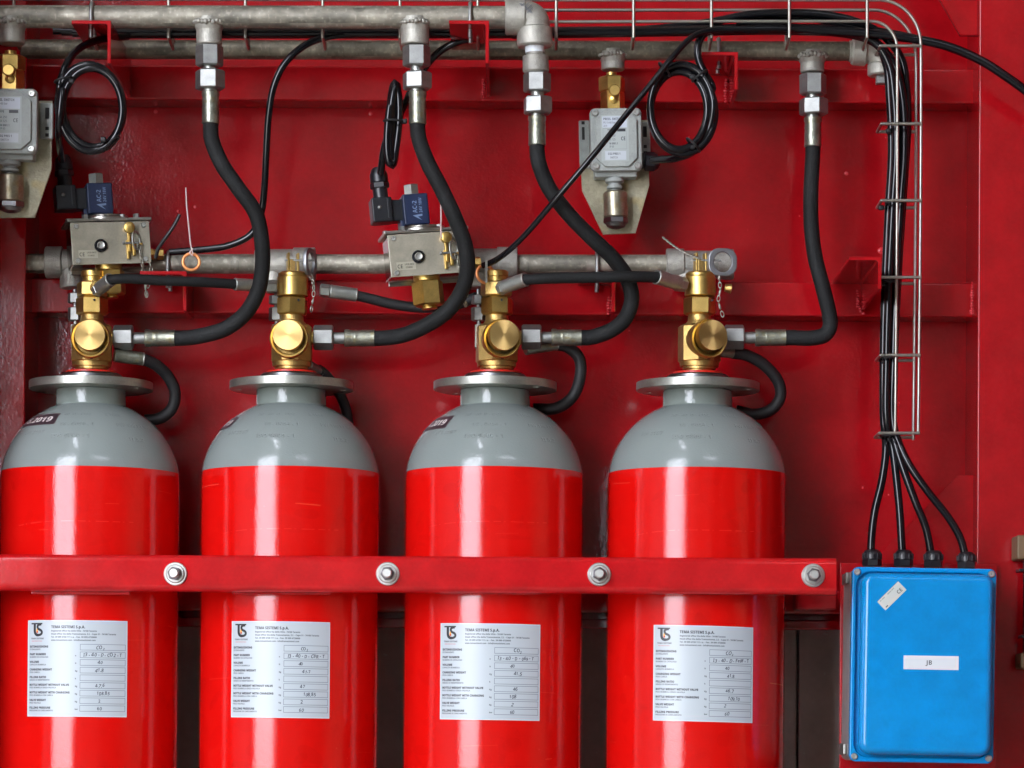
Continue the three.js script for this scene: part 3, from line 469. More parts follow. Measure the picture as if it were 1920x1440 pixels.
HS.forEach((h, i) => {
  const t = thing('discharge_hose', HL[i], 'hose', [h.c, h.y[4], h.z], 'discharge hoses from the manifolds to the valves'), z = h.z, x = h.top, [a, b, c, d, e] = h.y, ye = h.ye;
  part(t, 'hose', tubep([[h.c, e - 4, z], [h.c, e + 10, z], ...h.bend, [h.end[0] + 14, ye, 0], [h.end[0] - 4, ye, 0]], 14.3, 150, 22), M.rubber);
  const rot = [0.35, 0.5, 0.62, 0.5][i];
  part(t, 'hex_nut', hexp([x, a, z], [x, b, z], 25.5, rot), M.steel);
  part(t, 'neck', [cylp([x, b - 2, z], [x + 1, c + 2, z], 12), cylp([x, d - 2, z], [h.c, d + 8, z], 13)], M.zinc);
  part(t, 'hex_nut', hexp([x + 1.5, c, z], [x + 1.5, d, z], 27.5, rot + 0.25), M.steel);
  const L = (e - d - 4) * PX; part(t, 'ferrule', lat([h.c, d + 4, z], [h.c, e, z], [[0, 0], [0, 15.5 * PX], [0.001, 16.6 * PX], [0.005, 16.6 * PX], [0.0065, 15.4 * PX], [0.012, 15.4 * PX], [0.0128, 15.9 * PX], [0.0145, 15.9 * PX], [0.0153, 15.4 * PX], [0.020, 15.4 * PX], [0.021, 15.9 * PX], [L - 0.004, 15.8 * PX], [L - 0.001, 16.4 * PX], [L, 15.5 * PX], [L, 0]], 32), M.ferrule);
  const [f, g, k, m, o] = h.end, Lf = (f - g) * PX;
  part(t, 'ferrule', lat([g, ye, 0], [f, ye, 0], [[0, 0], [0, 15 * PX], [0.001, 16.2 * PX], [0.006, 16.2 * PX], [0.0075, 15 * PX], [0.013, 15 * PX], [0.014, 15.5 * PX], [0.0155, 15.5 * PX], [0.0165, 15 * PX], [0.022, 15 * PX], [0.023, 15.4 * PX], [Lf - 0.003, 15.2 * PX], [Lf, 15.6 * PX], [Lf, 0]], 32), M.ferrule);
  part(t, 'neck', cylp([k - 4, ye, 0], [g + 2, ye, 0], 10.8), M.steel);
  part(t, 'hex_nut', hexp([k, ye - 1, 0], [m, ye - 1, 0], 23.5, [0.5, 0.5, 0.5, 0.62][i]), M.steel);
  part(t, 'outlet_stub', cylp([m + 2, ye, 0], [o - 6, ye, 0], 13), M.brass);
});

// ───────────────────────── thin hoses ─────────────────────────
function thinHose(name, label, group, pts, r, ends, mat = M.rubber) {
  const t = thing(name, label, 'hose', pts[0], group);
  part(t, 'hose', tubep(pts, r, 0, 16), mat);
  for (const [a, b, fr, fm, hx] of ends) {
    const L = dist(a, b), q = (v) => v * PX;
    part(t, 'ferrule', lat(a, b, [[0, 0], [0, q(fr - 1)], [0.001, q(fr)], [L - 0.001, q(fr)], [L, q(fr - 0.8)], [L - 0.0015, q(r)], [L - 0.002, 0]], 28), fm || M.zinc);
    { const A = PP(a), Bv = PP(b), dv = Bv.clone().sub(A); part(t, 'crimp_rim', torus(Bv, q(fr - 1.2), q(1.7), dv, 8, 28), M.screw); }
    if (hx) part(t, 'hex_nut', hexp(a, hx, fr, 0.4), M.zinc);
  }
}
const PG = 'pilot hoses between the valves', VG = 'short vent hoses behind the valves';
thinHose('pilot_hose', 'thin black pilot hose from the leftmost valve past the chain to the second valve', PG, [[203, 526, .052], [215, 523.5, .056], [240, 522.5, .055], [300, 526, .045], [380, 529, .03], [446, 533, .012]], 9.3, [[[186, 541, .036], [207, 524.5, .053], 12.5, M.zinc, [180, 546, .03]], [[474, 535, .002], [441, 533, .014], 11.5, M.zinc, [490, 536, 0]]]);
thinHose('pilot_hose', 'thin black pilot hose running behind the brass nut of the right actuator', PG, [[660, 552, -.012], [690, 559, -.018], [740, 571, -.024], [800, 577, -.028], [860, 570, -.024], [893, 557, -.012]], 9.8, [[[618, 546, -.006], [667, 553, -.014], 12.5, M.zinc, [600, 544, -.004]]], M.rubberDark);
thinHose('pilot_hose', 'thin black pilot hose crossing in front of the third discharge hose to the last valve', PG, [[980, 525, .055], [1000, 523, .06], [1050, 521, .062], [1120, 520, .062], [1180, 518.5, .058], [1234, 520, .044]], 10.3, [[[945, 538, .036], [985, 524, .057], 13, M.zinc, [937, 541, .03]], [[1273, 531, .02], [1231, 519.5, .046], 13.5, M.zinc, [1284, 534, .014]]]);
thinHose('vent_hose', 'short black vent hose looping down behind the leftmost cylinder', VG, [[262, 673, -.01], [285, 680, -.02], [312, 702, -.035], [328, 735, -.045], [322, 766, -.05], [300, 784, -.05], [272, 788, -.05]], 11, [[[214, 666, 0], [268, 673, -.012], 12.5, M.ferrule]], M.rubberDark);
thinHose('vent_hose', 'short black vent hose half hidden by the second cylinder', VG, [[596, 692, -.02], [612, 705, -.03], [634, 735, -.04], [648, 765, -.05], [654, 800, -.06]], 10, [[[580, 684, 0], [602, 697, -.024], 8, M.zinc]], M.rubberDark);
thinHose('vent_hose', 'short black vent hose looping down behind the third cylinder', VG, [[1040, 645, -.03], [1066, 652, -.035], [1086, 672, -.04], [1088, 705, -.045], [1075, 742, -.05], [1045, 765, -.05], [1000, 767, -.05]], 11, [[[985, 655, -.01], [1042, 646, -.03], 11, M.ferrule]], M.rubberDark);
thinHose('vent_hose', 'short black vent hose looping beside the rightmost cylinder', VG, [[1374, 662, -.01], [1400, 666, -.018], [1436, 687, -.03], [1460, 718, -.04], [1463, 745, -.045], [1446, 768, -.05], [1415, 777, -.05], [1380, 770, -.05]], 11, [[[1340, 659, 0], [1379, 662, -.012], 10, M.ferrule]], M.rubberDark);

// ───────────────────────── brass valves ─────────────────────────
const VLABEL = ['brass cylinder valve with round brushed cap, leftmost, below the left actuator', 'brass cylinder valve with fork top and chain, second from the left', 'brass cylinder valve with small top collar beside the copper ring, third from the left', 'rightmost brass cylinder valve with a steel pull ring and twisted seal wire'];
const VX4 = [172, 547, 931, 1311], YAW = [0.08, -0.03, 0.2, 0.30];
VX4.forEach((vx, i) => {
  const base = P(vx, 700, 0), t = thing('cylinder_valve', VLABEL[i], 'valve', base), q = (v) => v * PX;
  const L = (dx, py, dz = 0) => V3(q(dx), q(700 - py), q(dz)), rotd = (g, a = YAW[i]) => [g].flat(3).map((x) => x.rotateY(a));
  const add = (n, g, m, opt = {}) => part(t, n, g, m, { local: true, ...opt });
  add('base_nipple', lat(L(0, 699), L(0, 678), [[0, 0], [0, q(27)], [q(5), q(27)], [q(6), q(31)], [q(10), q(31)], [q(11), q(36)], [q(19), q(37)], [q(21), q(34)], [q(21), 0]], 36), M.brassDull);
  add('body', rotd([hexm(L(0, 682), L(0, 610), q(40), 0.39, 8), lat(L(0, 622), L(0, 590), [[0, 0], [0, q(31)], [q(10), q(30)], [q(20), q(22)], [q(32), q(21)], [q(32), 0]], 36), lat(L(0, 640, -38), L(0, 640, 40), [[0, 0], [0, q(27)], [q(4), q(30)], [q(30), q(31)], [q(74), q(35)], [q(78), q(33.5)], [q(78), 0]], 44)]), M.brassDull);
  add('ring', rotd(lat(L(0, 641, 40), L(0, 641, 58), [[0, 0], [0, q(35.5)], [q(2), q(36.5)], [q(12), q(36.5)], [q(15), q(34.5)], [q(14), q(31)], [q(11), q(29)]], 48)), M.brass);
  add('ring_hole', rotd(cyl(L(2, 676.2, 46), L(2, 678.4, 46), q(3), q(3), 12)), M.hole);
  const cap = add('cap', rotd([lat(L(0, 637, 50), L(0, 637, 74), [[0, 0], [0, q(28)], [q(20), q(28.5)], [q(23), q(27.6)]], 48)]), M.brass);
  const disc = new THREE.RingGeometry(q(0.3), q(27.7), 64, 4), uv = disc.attributes.uv, pp = disc.attributes.position; for (let k = 0; k < uv.count; k++) uv.setXY(k, Math.atan2(pp.getY(k), pp.getX(k)) / 6.2832, Math.hypot(pp.getX(k), pp.getY(k)) * 20);
  { const f = rotd(disc.translate(0, q(63), q(73.2)))[0]; const m = new THREE.Mesh(f, M.brassDisc); m.name = 'cap_face'; cap.add(m); }
  add('locking_nut', hexm(L(0, 591), L(0, 558), q(30), [0.62, 0.98, 0.75, 0.52][i]), M.brass);
  add('vent_hole', lat(L([8, 14, 9, 22][i], 566, 20), L([8, 14, 9, 22][i], 566, [27.8, 27, 27.8, 25][i]), [[0, 0], [0, q(2.2)], [q([7.8, 7, 7.8, 5][i]), q(2.2)], [q([7.8, 7, 7.8, 5][i]), 0]], 12), M.hole);
  if (i === 0 || i === 2) {
    const dx = i ? -1 : 1;
    add('head_nut', hexm(L(dx, 557), L(dx, 529), q(30), [0.45, 0, 0.3][i]), M.brassDull);
    add('head_collar', lat(L(dx, 530), L(dx, 508), [[0, 0], [0, q(19)], [q(10), q(19)], [q(11), q(22)], [q(20), q(22)], [q(22), q(20)], [q(22), 0]], 32), M.brass);
    add('head_port', cyl(L(dx + 4, 545, 10), L(dx + 12, 541, 36), q(11), q(10), 20), M.brass);
  } else {
    const dx = i === 1 ? 1 : 1;
    add('head_collar', lat(L(dx, 557), L(dx, 510), [[0, 0], [0, q(26)], [q(2), q(29)], [q(36), q(29)], [q(38), q(27.5)], [q(43), q(27.5)], [q(46), q(24)], [q(46), 0]], 40), M.brass);
    for (const s of [-1, 1]) add('fork_plate', rotd([box(q(dx + s * 9), q(700 - 493), 0, q(4), q(36), q(18), 0.0006)], 0.25).map((g) => g), M.brass);
    add('lever', rotd([box(q(dx - 1), q(700 - 499), q(3), q(10), q(24), q(10), 0.001)], 0.2), M.brassDull);
    add('pin', cyl(L(-14, 489, 6), L(40, 489, 6), q(2), q(2), 10), M.steel);
    const rx = i === 1 ? 32 : 42, ang = i === 1 ? 1.25 : 0.12;
    const ring = roundRect(q(54), q(52), q(20)); const hole = new THREE.Path(); hole.absellipse(0, 0, q(17), q(19), 0, Math.PI * 2, true); ring.holes.push(hole);
    const rg = toCreasedNormals(new THREE.ExtrudeGeometry(ring, { depth: q(4), bevelEnabled: true, bevelThickness: q(1.5), bevelSize: q(1.5), bevelOffset: -q(1.5), bevelSegments: 2, curveSegments: 16 }), 0.5); rg.rotateY(ang).translate(q(rx), q(700 - (i === 1 ? 493 : 493)), q(8));
    add('pull_ring', rg, M.ringSteel);
    add('chain', i === 1 ? chain([L(33, 512, 12), L(40, 530, 12), L(41, 552, 10), L(37, 580, 8)]) : chain([L(36, 522, 10), L(38, 545, 10), L(35, 565, 10), L(42, 590, 10)]), M.wire);
    if (i === 3) {
      const a = L(-71, 448, 20), b = L(0, 487, 14), tw = []; for (const ph of [0, Math.PI]) { const w = []; for (let k = 0; k <= 40; k++) { const p = a.clone().lerp(b, k / 40); p.y += Math.sin(k * 0.9 + ph) * q(1.3) - q(5) * Math.sin(k / 40 * 3.14); p.z += Math.cos(k * 0.9 + ph) * q(1.3); w.push(p); } tw.push(tube(w, q(1.2), 80, 6)); }
      add('seal_wire', tw, M.wire);
      add('plug', lat(L(48, 538, -10), L(62, 540, -10), [[0, 0], [0, q(7)], [q(12), q(9)], [q(14), 0]], 16), M.brassDull);
    }
    if (i === 1) { add('side_port', hexm(L(-27, 538, 2), L(-48, 538, 2), q(13), 0.2), M.zinc); add('side_stub', cyl(L(-32, 538, 2), L(-24, 538, 2), q(9), q(9), 16), M.brass); }
  }
  // small steel check fitting on the left of the body
  const fx = [-35, -32, -36, -30][i];
  if (i < 3) {
    add('check_fitting', [hexm(L(fx, 548 + (i ? 4 : 0), -14), L(fx, 567 + (i ? 2 : 0), -14), q(12.5), 0.5), cyl(L(fx + 1, 540, -14), L(fx + 2, 612, -12), q(4), q(4), 12), hexm(L(fx + 1.5, 575, -14), L(fx + 1.5, 600, -14), q(14), 0.52)], M.steel);
    add('check_block', box(q(fx + 1), q(700 - 630), q(-10), q(12), q(44), q(22), 0.001), M.cast);
  }
});

// ───────────────────────── cable tray ─────────────────────────
{
  const ZF = 0.055, ZK = 0.004, r = 0.0021;
  const t = thing('cable_tray', 'steel wire cable tray along the top that bends down beside the cable bundle', 'cable tray', [1650, 60, 0.03]);
  const off = (x, y) => { const a = P(x, y, ZF); return V3(a.x, a.y, ZK); };
  const line = (n, pts) => part(t, n, tube(pts, r, pts.length > 4 ? 420 : 2, 8), M.wire);
  const bendF = (x0, x1, y0, y1, n = 10) => { const o = []; for (let k = 0; k <= n; k++) { const a = Math.PI / 2 * k / n; o.push([x0 + (x1 - x0) * Math.sin(a), y0 + (y1 - y0) * (1 - Math.cos(a))]); } return o; };
  const f3 = (a, z) => a.map(([x, y]) => (z === ZF ? P(x, y, ZF) : off(x, y)));
  const outer = [[-60, -2], [400, -1], [900, 0], [1400, 0], [1630, 0], ...bendF(1648, 1726.5, 0, 84), [1727, 200], [1726, 400], [1724, 600], [1721.5, 815]];
  const mid = [[-60, 40], [400, 40.5], [900, 41], [1400, 40], [1600, 40], ...bendF(1634, 1682, 40, 92), [1682.5, 200], [1682, 400], [1680.5, 600], [1678.5, 815]];
  const back = [[-60, 2], [400, 2], [900, 2], [1400, 2], [1630, 2], ...bendF(1646, 1726.5, 2, 92), [1727, 200], [1726, 400], [1724, 600], [1721.5, 818]];
  line('long_wire', f3(outer, ZF)); line('long_wire', f3(mid, ZF)); line('long_wire', f3(back, ZK)); 
  for (const x of [26, 172, 316, 460, 605, 750, 896, 1043, 1188, 1334, 1480, 1626]) {
    const a = [[x, -8], [x, 70]], pts = [...a.map(([u, v]) => P(u, v, ZF + 0.004)), off(x, 76), off(x, 40), off(x, -4)];
    const c = new THREE.CurvePath(); const q = pts; for (let k = 0; k < q.length - 1; k++) c.add(new THREE.LineCurve3(q[k], q[k + 1]));
    part(t, 'cross_wire', [0, 1, 2].map((k) => tube([q[k], q[k + 1]], r, 2, 8)).concat([sphere(q[1], r, 8), sphere(q[2], r, 8)]), M.wire);
  }
  for (const [y, dx] of [[86, -2], [232, 0], [376, 0], [520, -1], [666, -2], [812, -4]]) {
    const q = [P(1728 + dx, y, ZF + 0.004), P(1653 + dx, y, ZF + 0.004), off(1653 + dx, y + 1), off(1726 + dx, y + 1)];
    part(t, 'cross_wire', [0, 1, 2].map((k) => tube([q[k], q[k + 1]], r, 2, 8)).concat([sphere(q[1], r, 8), sphere(q[2], r, 8)]), M.wire);
  }
}

// ───────────────────────── cables ─────────────────────────
function cable(label, pts, r, ties = [], group) {
  const t = thing('cable', label, 'cable', pts[0], group);
  part(t, 'sheath', tubep(pts, r, 0, 12), M.cable);
  for (const [x, y, z, R0, nx, ny, hx, hy] of ties) part(t, 'cable_tie', [torus([x, y, z], R0 * PX, 0.0015, V3(nx, ny, 0), 6, 20), box(P(x + hx, y + hy, z).x, P(x + hx, y + hy, z).y, z + 0.002, 0.0075, 0.0065, 0.006, 0.002)], M.tie);
  return t;
}
const GB = 'cables running down the tray to the junction box';
const run = (o, zo, k) => [[120 + o * 40, 60 + o * 5, .028 + zo], [400, 60 + o * 5, .03 + zo], [800, 61 + o * 4, .028 + zo], [1200, 58 + o * 4, .03 + zo], [1480, 54 + o * 4.5, .03 + zo], [1590, 60 + o * 4.5, .03 + zo], [1640, 78 + o * 3, .03 + zo], [1668 + k * 4, 120, .03 + zo], [1679 + k * 7, 180, .03 + zo], [1683 + k * 7, 280, .03 + zo], [1676 + k * 6.5, 400, .03 + zo], [1669 + k * 6, 540, .028 + zo], [1665 + k * 5.5, 680, .028 + zo], [1665 + k * 5, 790, .03 + zo]];
cable('black cable fanning out to the leftmost gland of the blue box', [...run(-0.5, -.008, -1.6), [1661, 840, .032], [1654, 900, .036], [1640, 960, .04], [1634, 1010, .042], [1633, 1045, .042]], 7.5, [], GB);
cable('black cable fanning out to the second gland of the blue box', [...run(0.4, .008, -0.4), [1672, 830, .03], [1680, 890, .036], [1687, 960, .04], [1690, 1010, .042], [1692, 1045, .042]], 7.5, [], GB);
cable('black cable fanning out to the third gland of the blue box', [...run(1.0, -.004, 0.8), [1678, 830, .036], [1694, 880, .042], [1716, 940, .045], [1736, 990, .044], [1747, 1045, .042]], 7.5, [], GB);
cable('black cable fanning out to the rightmost gland of the blue box', [...run(-0.1, .004, 1.9), [1686, 832, .036], [1704, 870, .042], [1740, 922, .046], [1778, 970, .044], [1801, 1010, .043], [1810, 1045, .042]], 7.5, [[1690, 236, .03, 15, 0, 1, -24, 10], [1676, 382, .03, 15, 0, 1, -24, 8], [1668, 530, .03, 15, 0, 1, -10, 2], [1664, 672, .03, 15, 0, 1, -6, 6], [1666, 818, .03, 15, 0, 1, 2, 6]], GB);
cable('thick black cable arching over the tray wires at upper right', [[1100, 62, .018], [1250, 52, .022], [1340, 40, .026], [1400, 28, .03], [1470, 24, .034], [1550, 28, .034], [1610, 42, .03], [1655, 66, .024], [1690, 110, .02], [1700, 170, .02], [1702, 230, .02], [1696, 330, .02], [1686, 480, .018], [1678, 640, .018], [1674, 790, .02], [1672, 830, .02]], 7.5);
cable('thick black cable leaving the tray to the right edge', [[1380, 46, .04], [1480, 52, .042], [1560, 58, .044], [1640, 64, .046], [1720, 74, .05], [1780, 88, .05], [1840, 114, .05], [1890, 146, .05], [1950, 190, .05]], 8.6);
cable('black cable arching over the tray beside the last hose', [[960, 66, .012], [1150, 62, .014], [1300, 46, .016], [1380, 34, .016], [1450, 31, .018], [1530, 36, .02], [1600, 50, .022], [1700, 68, .036], [1780, 90, .04], [1840, 116, .04], [1890, 148, .04], [1950, 192, .04]], 7);
cable('long black cable running diagonally in front of the right pressure switch', [[1490, 54, .046], [1400, 54, .056], [1335, 57, .066], [1300, 68, .076], [1262, 106, .09], [1220, 158, .1], [1165, 226, .11], [1105, 300, .112], [1045, 370, .1], [985, 440, .07], [950, 473, .05], [925, 490, .03], [906, 498, .018]], 5.6);
cable('black cable hanging in a long arc behind the first discharge hose', [[760, 64, .03], [680, 64, .034], [615, 69, .04], [570, 86, .046], [535, 118, .048], [514, 160, .046], [504, 215, .04], [499, 290, .03], [496, 350, .02], [490, 398, .012], [472, 438, .006], [430, 460, .002], [380, 468, 0], [318, 473, -.002]], 6.6);
function coil(cx, cy, rx, ry, z, turns, a0, dir, tilt = 0, step = 14) {       // a loose flat spiral, inner turn first
  const o = [], n = Math.round(turns * 26);
  for (let k = 0; k <= n; k++) { const a = a0 + dir * Math.PI * 2 * turns * k / n, e = -step * Math.sin(Math.PI * k / n) ** 2 + 1.5 * Math.sin(k * 0.55), x = Math.cos(a) * (rx + e), y = Math.sin(a) * (ry + e); o.push([cx + x * Math.cos(tilt) - y * Math.sin(tilt), cy + x * Math.sin(tilt) + y * Math.cos(tilt), z + 0.004 * Math.sin(k * 0.24) + 0.008 * (k / n - 0.5)]); }
  return o;
}
const CG = 'coiled spare lengths of cable';
cable('coil of black cable hanging at upper left beside the left pressure switch', [[240, 68, .04], [190, 74, .07], [150, 90, .11], [126, 118, .14], [112, 160, .15], ...coil(172, 202, 62, 83, .15, 2.1, Math.PI * 0.98, 1, -0.10, 9), [112, 215, .16], [110, 245, .15], [112, 270, .12], [116, 300, .06]], 7, [[120, 150, .155, 17, 0.25, -1, 14, 2], [210, 268, .155, 17, -0.7, 0.7, -16, -6]], CG);
cable('narrow coil of black cable seen edge on beside the second discharge hose', [[905, 70, .03], [860, 78, .035], [825, 96, .03], [800, 122, .025], [780, 152, .02], [762, 190, .03], [748, 222, .05], ...coil(738, 232, 11, 78, .055, 3.4, Math.PI * 0.35, 1, 0.05, 8), [727, 250, .06], [719, 285, .05], [714, 325, .03]], 7, [[738, 228, .06, 18, 0.05, 1, 20, 0]], CG);
cable('coil of black cable beside the right pressure switch, bound with ties', [[1420, 56, .05], [1360, 56, .058], [1322, 62, .062], [1309, 84, .064], [1309, 108, .066], [1318, 132, .07], [1336, 165, .075], ...coil(1276, 206, 63, 86, .075, 2.05, -0.35, 1, -0.06, 14), [1330, 240, .075], [1305, 280, .07], [1270, 296, .05], [1240, 299, .02], [1222, 300, 0]], 7.4, [[1312, 142, .08, 17, -0.6, 0.8, -14, 3], [1300, 272, .08, 17, 0.7, 0.7, -2, 4], [1246, 130, .08, 15, 0.7, 0.6, 0, 0]], CG);
{ // cut tail of a tie by the left actuator
  solo('tie_tail', 'thin black tie end sticking up beside the left actuator gland', 'cable tie', tubep([[292, 484, .01], [296, 468, .014], [310, 446, .02], [325, 425, .022], [337, 402, .024]], 3.4, 30, 8), M.plastic, [292, 484, .01]);
}

// ───────────────────────── release actuators ─────────────────────────
const actPrint = canvas(256, 96, (x, w, h) => { x.clearRect(0, 0, w, h); x.fillStyle = 'rgb(168,164,146)'; x.fillRect(0, 0, w, h); x.fillStyle = 'rgb(40,40,38)'; x.font = 'bold 64px sans-serif'; x.fillText('CE', 8, 74); x.font = 'bold 26px sans-serif'; x.fillText('LPCB 0832', 110, 40); x.fillText('17.6022', 118, 76); });
const coilPrint = canvas(128, 192, (x, w, h) => { x.fillStyle = 'rgb(20,34,66)'; x.fillRect(0, 0, w, h); x.save(); x.translate(64, 96); x.rotate(-Math.PI / 2); x.fillStyle = 'rgb(112,130,160)'; x.font = 'bold 40px sans-serif'; x.fillText('AC-2', -28, 2); x.font = 'bold 26px sans-serif'; x.fillText('24V 18W', -28, 34); x.beginPath(); x.moveTo(-82, 30); x.lineTo(-44, -30); x.lineTo(-36, 32); x.lineTo(-50, 32); x.lineTo(-54, 4); x.closePath(); x.fill(); x.restore(); });
M.actPrint = std([1, 1, 1], 0.4, 0.3, { map: actPrint }); M.coilPrint = std([1, 1, 1], 0.42, 0, { map: coilPrint });
function makeActuator() {
  const t = thing('release_actuator', 'a', 'actuator', V3(0, 0, 0)), q = (v) => v * PX, L = (x, y, z = 0) => V3(q(x), q(y), q(z));
  const add = (n, g, m, opt = {}, par = t) => part(par, n, g, m, { local: true, ...opt });
  const Wd = 147, Hh = 78, Df = 36;                                         // front face in photo pixels, centre at the origin, front at z = +36
  const hs = box(0, 0, q(-2), q(Wd), q(Hh), q(76), 0.0022); const h = add('housing', hs, M.actSide);
  add('cover', box(0, 0, q(37.5), q(Wd + 1), q(Hh + 1), q(4), 0.001), M.act, {}, h);
  for (const [x, y] of [[-1, 1], [1, 1], [-1, -1], [1, -1]]) add('screw', [lat(L(x * 63, y * 32, 38), L(x * 63, y * 32, 43), [[0, 0], [0, q(5)], [q(3), q(5)], [q(4.5), q(3.8)], [q(4.5), q(2)], [q(2.5), q(1.8)], [q(2.5), 0]], 16)], M.screw, {}, h);
  add('back_plate', box(q(4), q(-3), q(-43), q(Wd - 2), q(Hh + 6), q(5), 0.001), M.actPlate);
  add('top_plate', [box(q(0), q(Hh / 2 + 5), q(-6), q(Wd + 12), q(6), q(92), 0.001), lat(L(-2, Hh / 2 + 7, -6), L(-2, Hh / 2 + 16, -6), [[0, 0], [0, q(48)], [q(4), q(48)], [q(6), q(44)], [q(9), q(43)], [q(9), 0]], 40)], M.actPlate);
  for (const [x, z] of [[-44, 30], [-70, -10], [26, 26], [52, 30]]) add('bolt', hexm(L(x, Hh / 2 + 6, z), L(x, Hh / 2 + 16, z), q(6), x * 0.01), M.steel);
  add('button', [lat(L(-20, -5, 39), L(-20, -5, 47), [[0, 0], [0, q(12)], [q(5), q(12)], [q(7), q(10)], [q(4), q(8)], [q(4), 0]], 28)], M.plastic);
  add('button_cap', lat(L(-20, -5, 42), L(-20, -5, 50), [[0, 0], [0, q(7.6)], [q(6), q(7.6)], [q(7.5), q(6)], [q(6.5), q(4)], [q(6.5), 0]], 20), M.screw);
  const pr = new THREE.PlaneGeometry(q(36), q(15)); pr.translate(q(-44), q(-20), q(39.9)); add('print', pr, M.actPrint, { keepUV: true });
  const lv = add('lever', [lat(L(34, 26, 40), L(34, 26, 58), [[0, 0], [0, q(9)], [q(9), q(10)], [q(12), q(10.5)], [q(16), q(10)], [q(18), q(7)], [q(18), 0]], 28), box(q(33), q(3), q(47), q(6), q(44), q(6), 0.0012), box(q(30), q(-14), q(43), q(5), q(36), q(8), 0.001), box(q(41), q(-14), q(46), q(6), q(24), q(9), 0.001), cyl(L(26, -4, 46), L(58, -4, 46), q(2.2), q(2.2), 10)], M.brass);
  add('pin', [cyl(L(24, -3, 52), L(50, -3, 52), q(2.2), q(2.2), 10), sphere(L(22, -3, 52), q(3.5))], M.steel, {}, lv);
  add('key_ring', [torus(L(46, 4, 50), q(13), q(1.9), V3(0.75, 0, 0.66), 8, 26).scale(1, 1.25, 1).translate(0, -q(3), 0)], M.zinc);
  add('chain', [chain([L(50, -10, 50), L(54, -30, 46), L(56, -48, 42), L(58, -74, 40), L(60, -98, 40)]), chain([L(60, -98, 40), L(67, -70, 40), L(72, -48, 40), L(68, -34, 38)])], M.wire);
  // coil, plug and gland
  const c = add('coil', [box(q(-12), q(88), q(-10), q(48), q(58), q(58), 0.002), box(q(-38), q(80), q(-14), q(8), q(52), q(40), 0.0015)], M.coil);
  const cp = new THREE.PlaneGeometry(q(38), q(52)); cp.translate(q(-11), q(88), q(19.6)); add('print', cp, M.coilPrint, { keepUV: true }, c);
  add('coil_stem', lat(L(-14, 48, -8), L(-14, 62, -8), [[0, 0], [0, q(20)], [q(5), q(20)], [q(6), q(14)], [q(14), q(14)], [q(14), 0]], 24), M.brassDull);
  add('coil_nut', [hexm(L(-14, 115, -8), L(-14, 138, -8), q(15), 0.9)], M.zinc);
  const pl = add('plug', [box(q(-75), q(92), q(-6), q(38), q(46), q(44), 0.002), box(q(-48), q(90), q(-10), q(26), q(40), q(34), 0.0015), box(q(-63), q(94), q(17), q(4), q(38), q(3), 0.0006)], M.plastic);
  add('screw', sphere(L(-80, 96, 16), q(4)), M.steel, {}, pl);
  add('gland', [cyl(L(-73, 112, -6), L(-73, 140, -6), q(14), q(14), 24), hexm(L(-73, 134, -6), L(-73, 146, -6), q(18), 0.3), lat(L(-73, 146, -6), L(-73, 174, -6), [[0, 0], [0, q(17)], [q(14), q(17)], [q(24), q(13)], [q(28), q(9)], [q(28), 0]], 24)], M.plastic);
  add('union_nut', [hexm(L(-2, -92, 0), L(-2, -45, 0), q(30), 0.62), cyl(L(-2, -98, 0), L(-2, -90, 0), q(15), q(14), 24), cyl(L(-2, -46, 0), L(-2, -38, 0), q(25), q(25), 28)], M.brass);
  add('cable_gland', [hexm(L(71, -16, -6), L(85, -16, -6), q(12), 0.2), cyl(L(84, -16, -6), L(92, -16, -6), q(9), q(9), 18), hexm(L(92, -16, -6), L(104, -16, -6), q(11), 0.4)], M.brass);
  return t;
}
{
  const a = makeActuator(), b = a.clone(); b.name = numbered('release_actuator'); scene.add(b);
  tag(a, 'grey release actuator with blue coil above the leftmost valve, near the orange ring', 'actuator', 'release actuators with blue coils');
  tag(b, 'grey release actuator with blue coil hanging left of the curved second hose', 'actuator', 'release actuators with blue coils');
  a.position.copy(P(203, 462, -0.015)); a.rotation.set(0, 0.26, 0.07, 'ZYX');
  b.position.copy(P(798, 482, 0.006)); b.rotation.set(0, 0.17, 0.1, 'ZYX');
}

// ───────────────────────── pressure switches ─────────────────────────
const swPrint = canvas(256, 320, (x, w, h) => {
  x.fillStyle = 'rgb(168,176,174)'; x.fillRect(0, 0, w, h); const T = (s, f, a, b, c = 'rgb(50,56,60)') => { x.fillStyle = c; x.font = f; x.fillText(s, a, b); };
  x.fillStyle = 'rgb(188,196,206)'; x.fillRect(14, 8, 228, 78); T('PRESS. SWITCH', 'bold 24px sans-serif', 24, 34); T('PS 15-60 bar', '20px sans-serif', 24, 58); T('24 V', '18px sans-serif', 24, 80);
  T('TYPE', 'bold 22px sans-serif', 60, 112); x.fillStyle = 'rgb(40,44,48)'; x.fillRect(150, 94, 78, 20); T('5A 250', '22px sans-serif', 66, 150); T('CE', 'bold 36px sans-serif', 184, 176); T('1A 125', '22px sans-serif', 66, 176);
  T('M 0001.1', 'bold 19px sans-serif', 76, 204); T('IP 65', '19px sans-serif', 76, 226); x.strokeStyle = 'rgb(130,136,136)'; x.lineWidth = 2; x.strokeRect(20, 92, 216, 144);
  x.fillStyle = 'rgb(190,197,202)'; x.fillRect(34, 250, 196, 62); T('CO2 PRES 1', 'bold 22px sans-serif', 60, 276); T('SWITCH', '20px sans-serif', 80, 302);
});
M.swPrint = std([1, 1, 1], 0.4, 0, { map: swPrint });
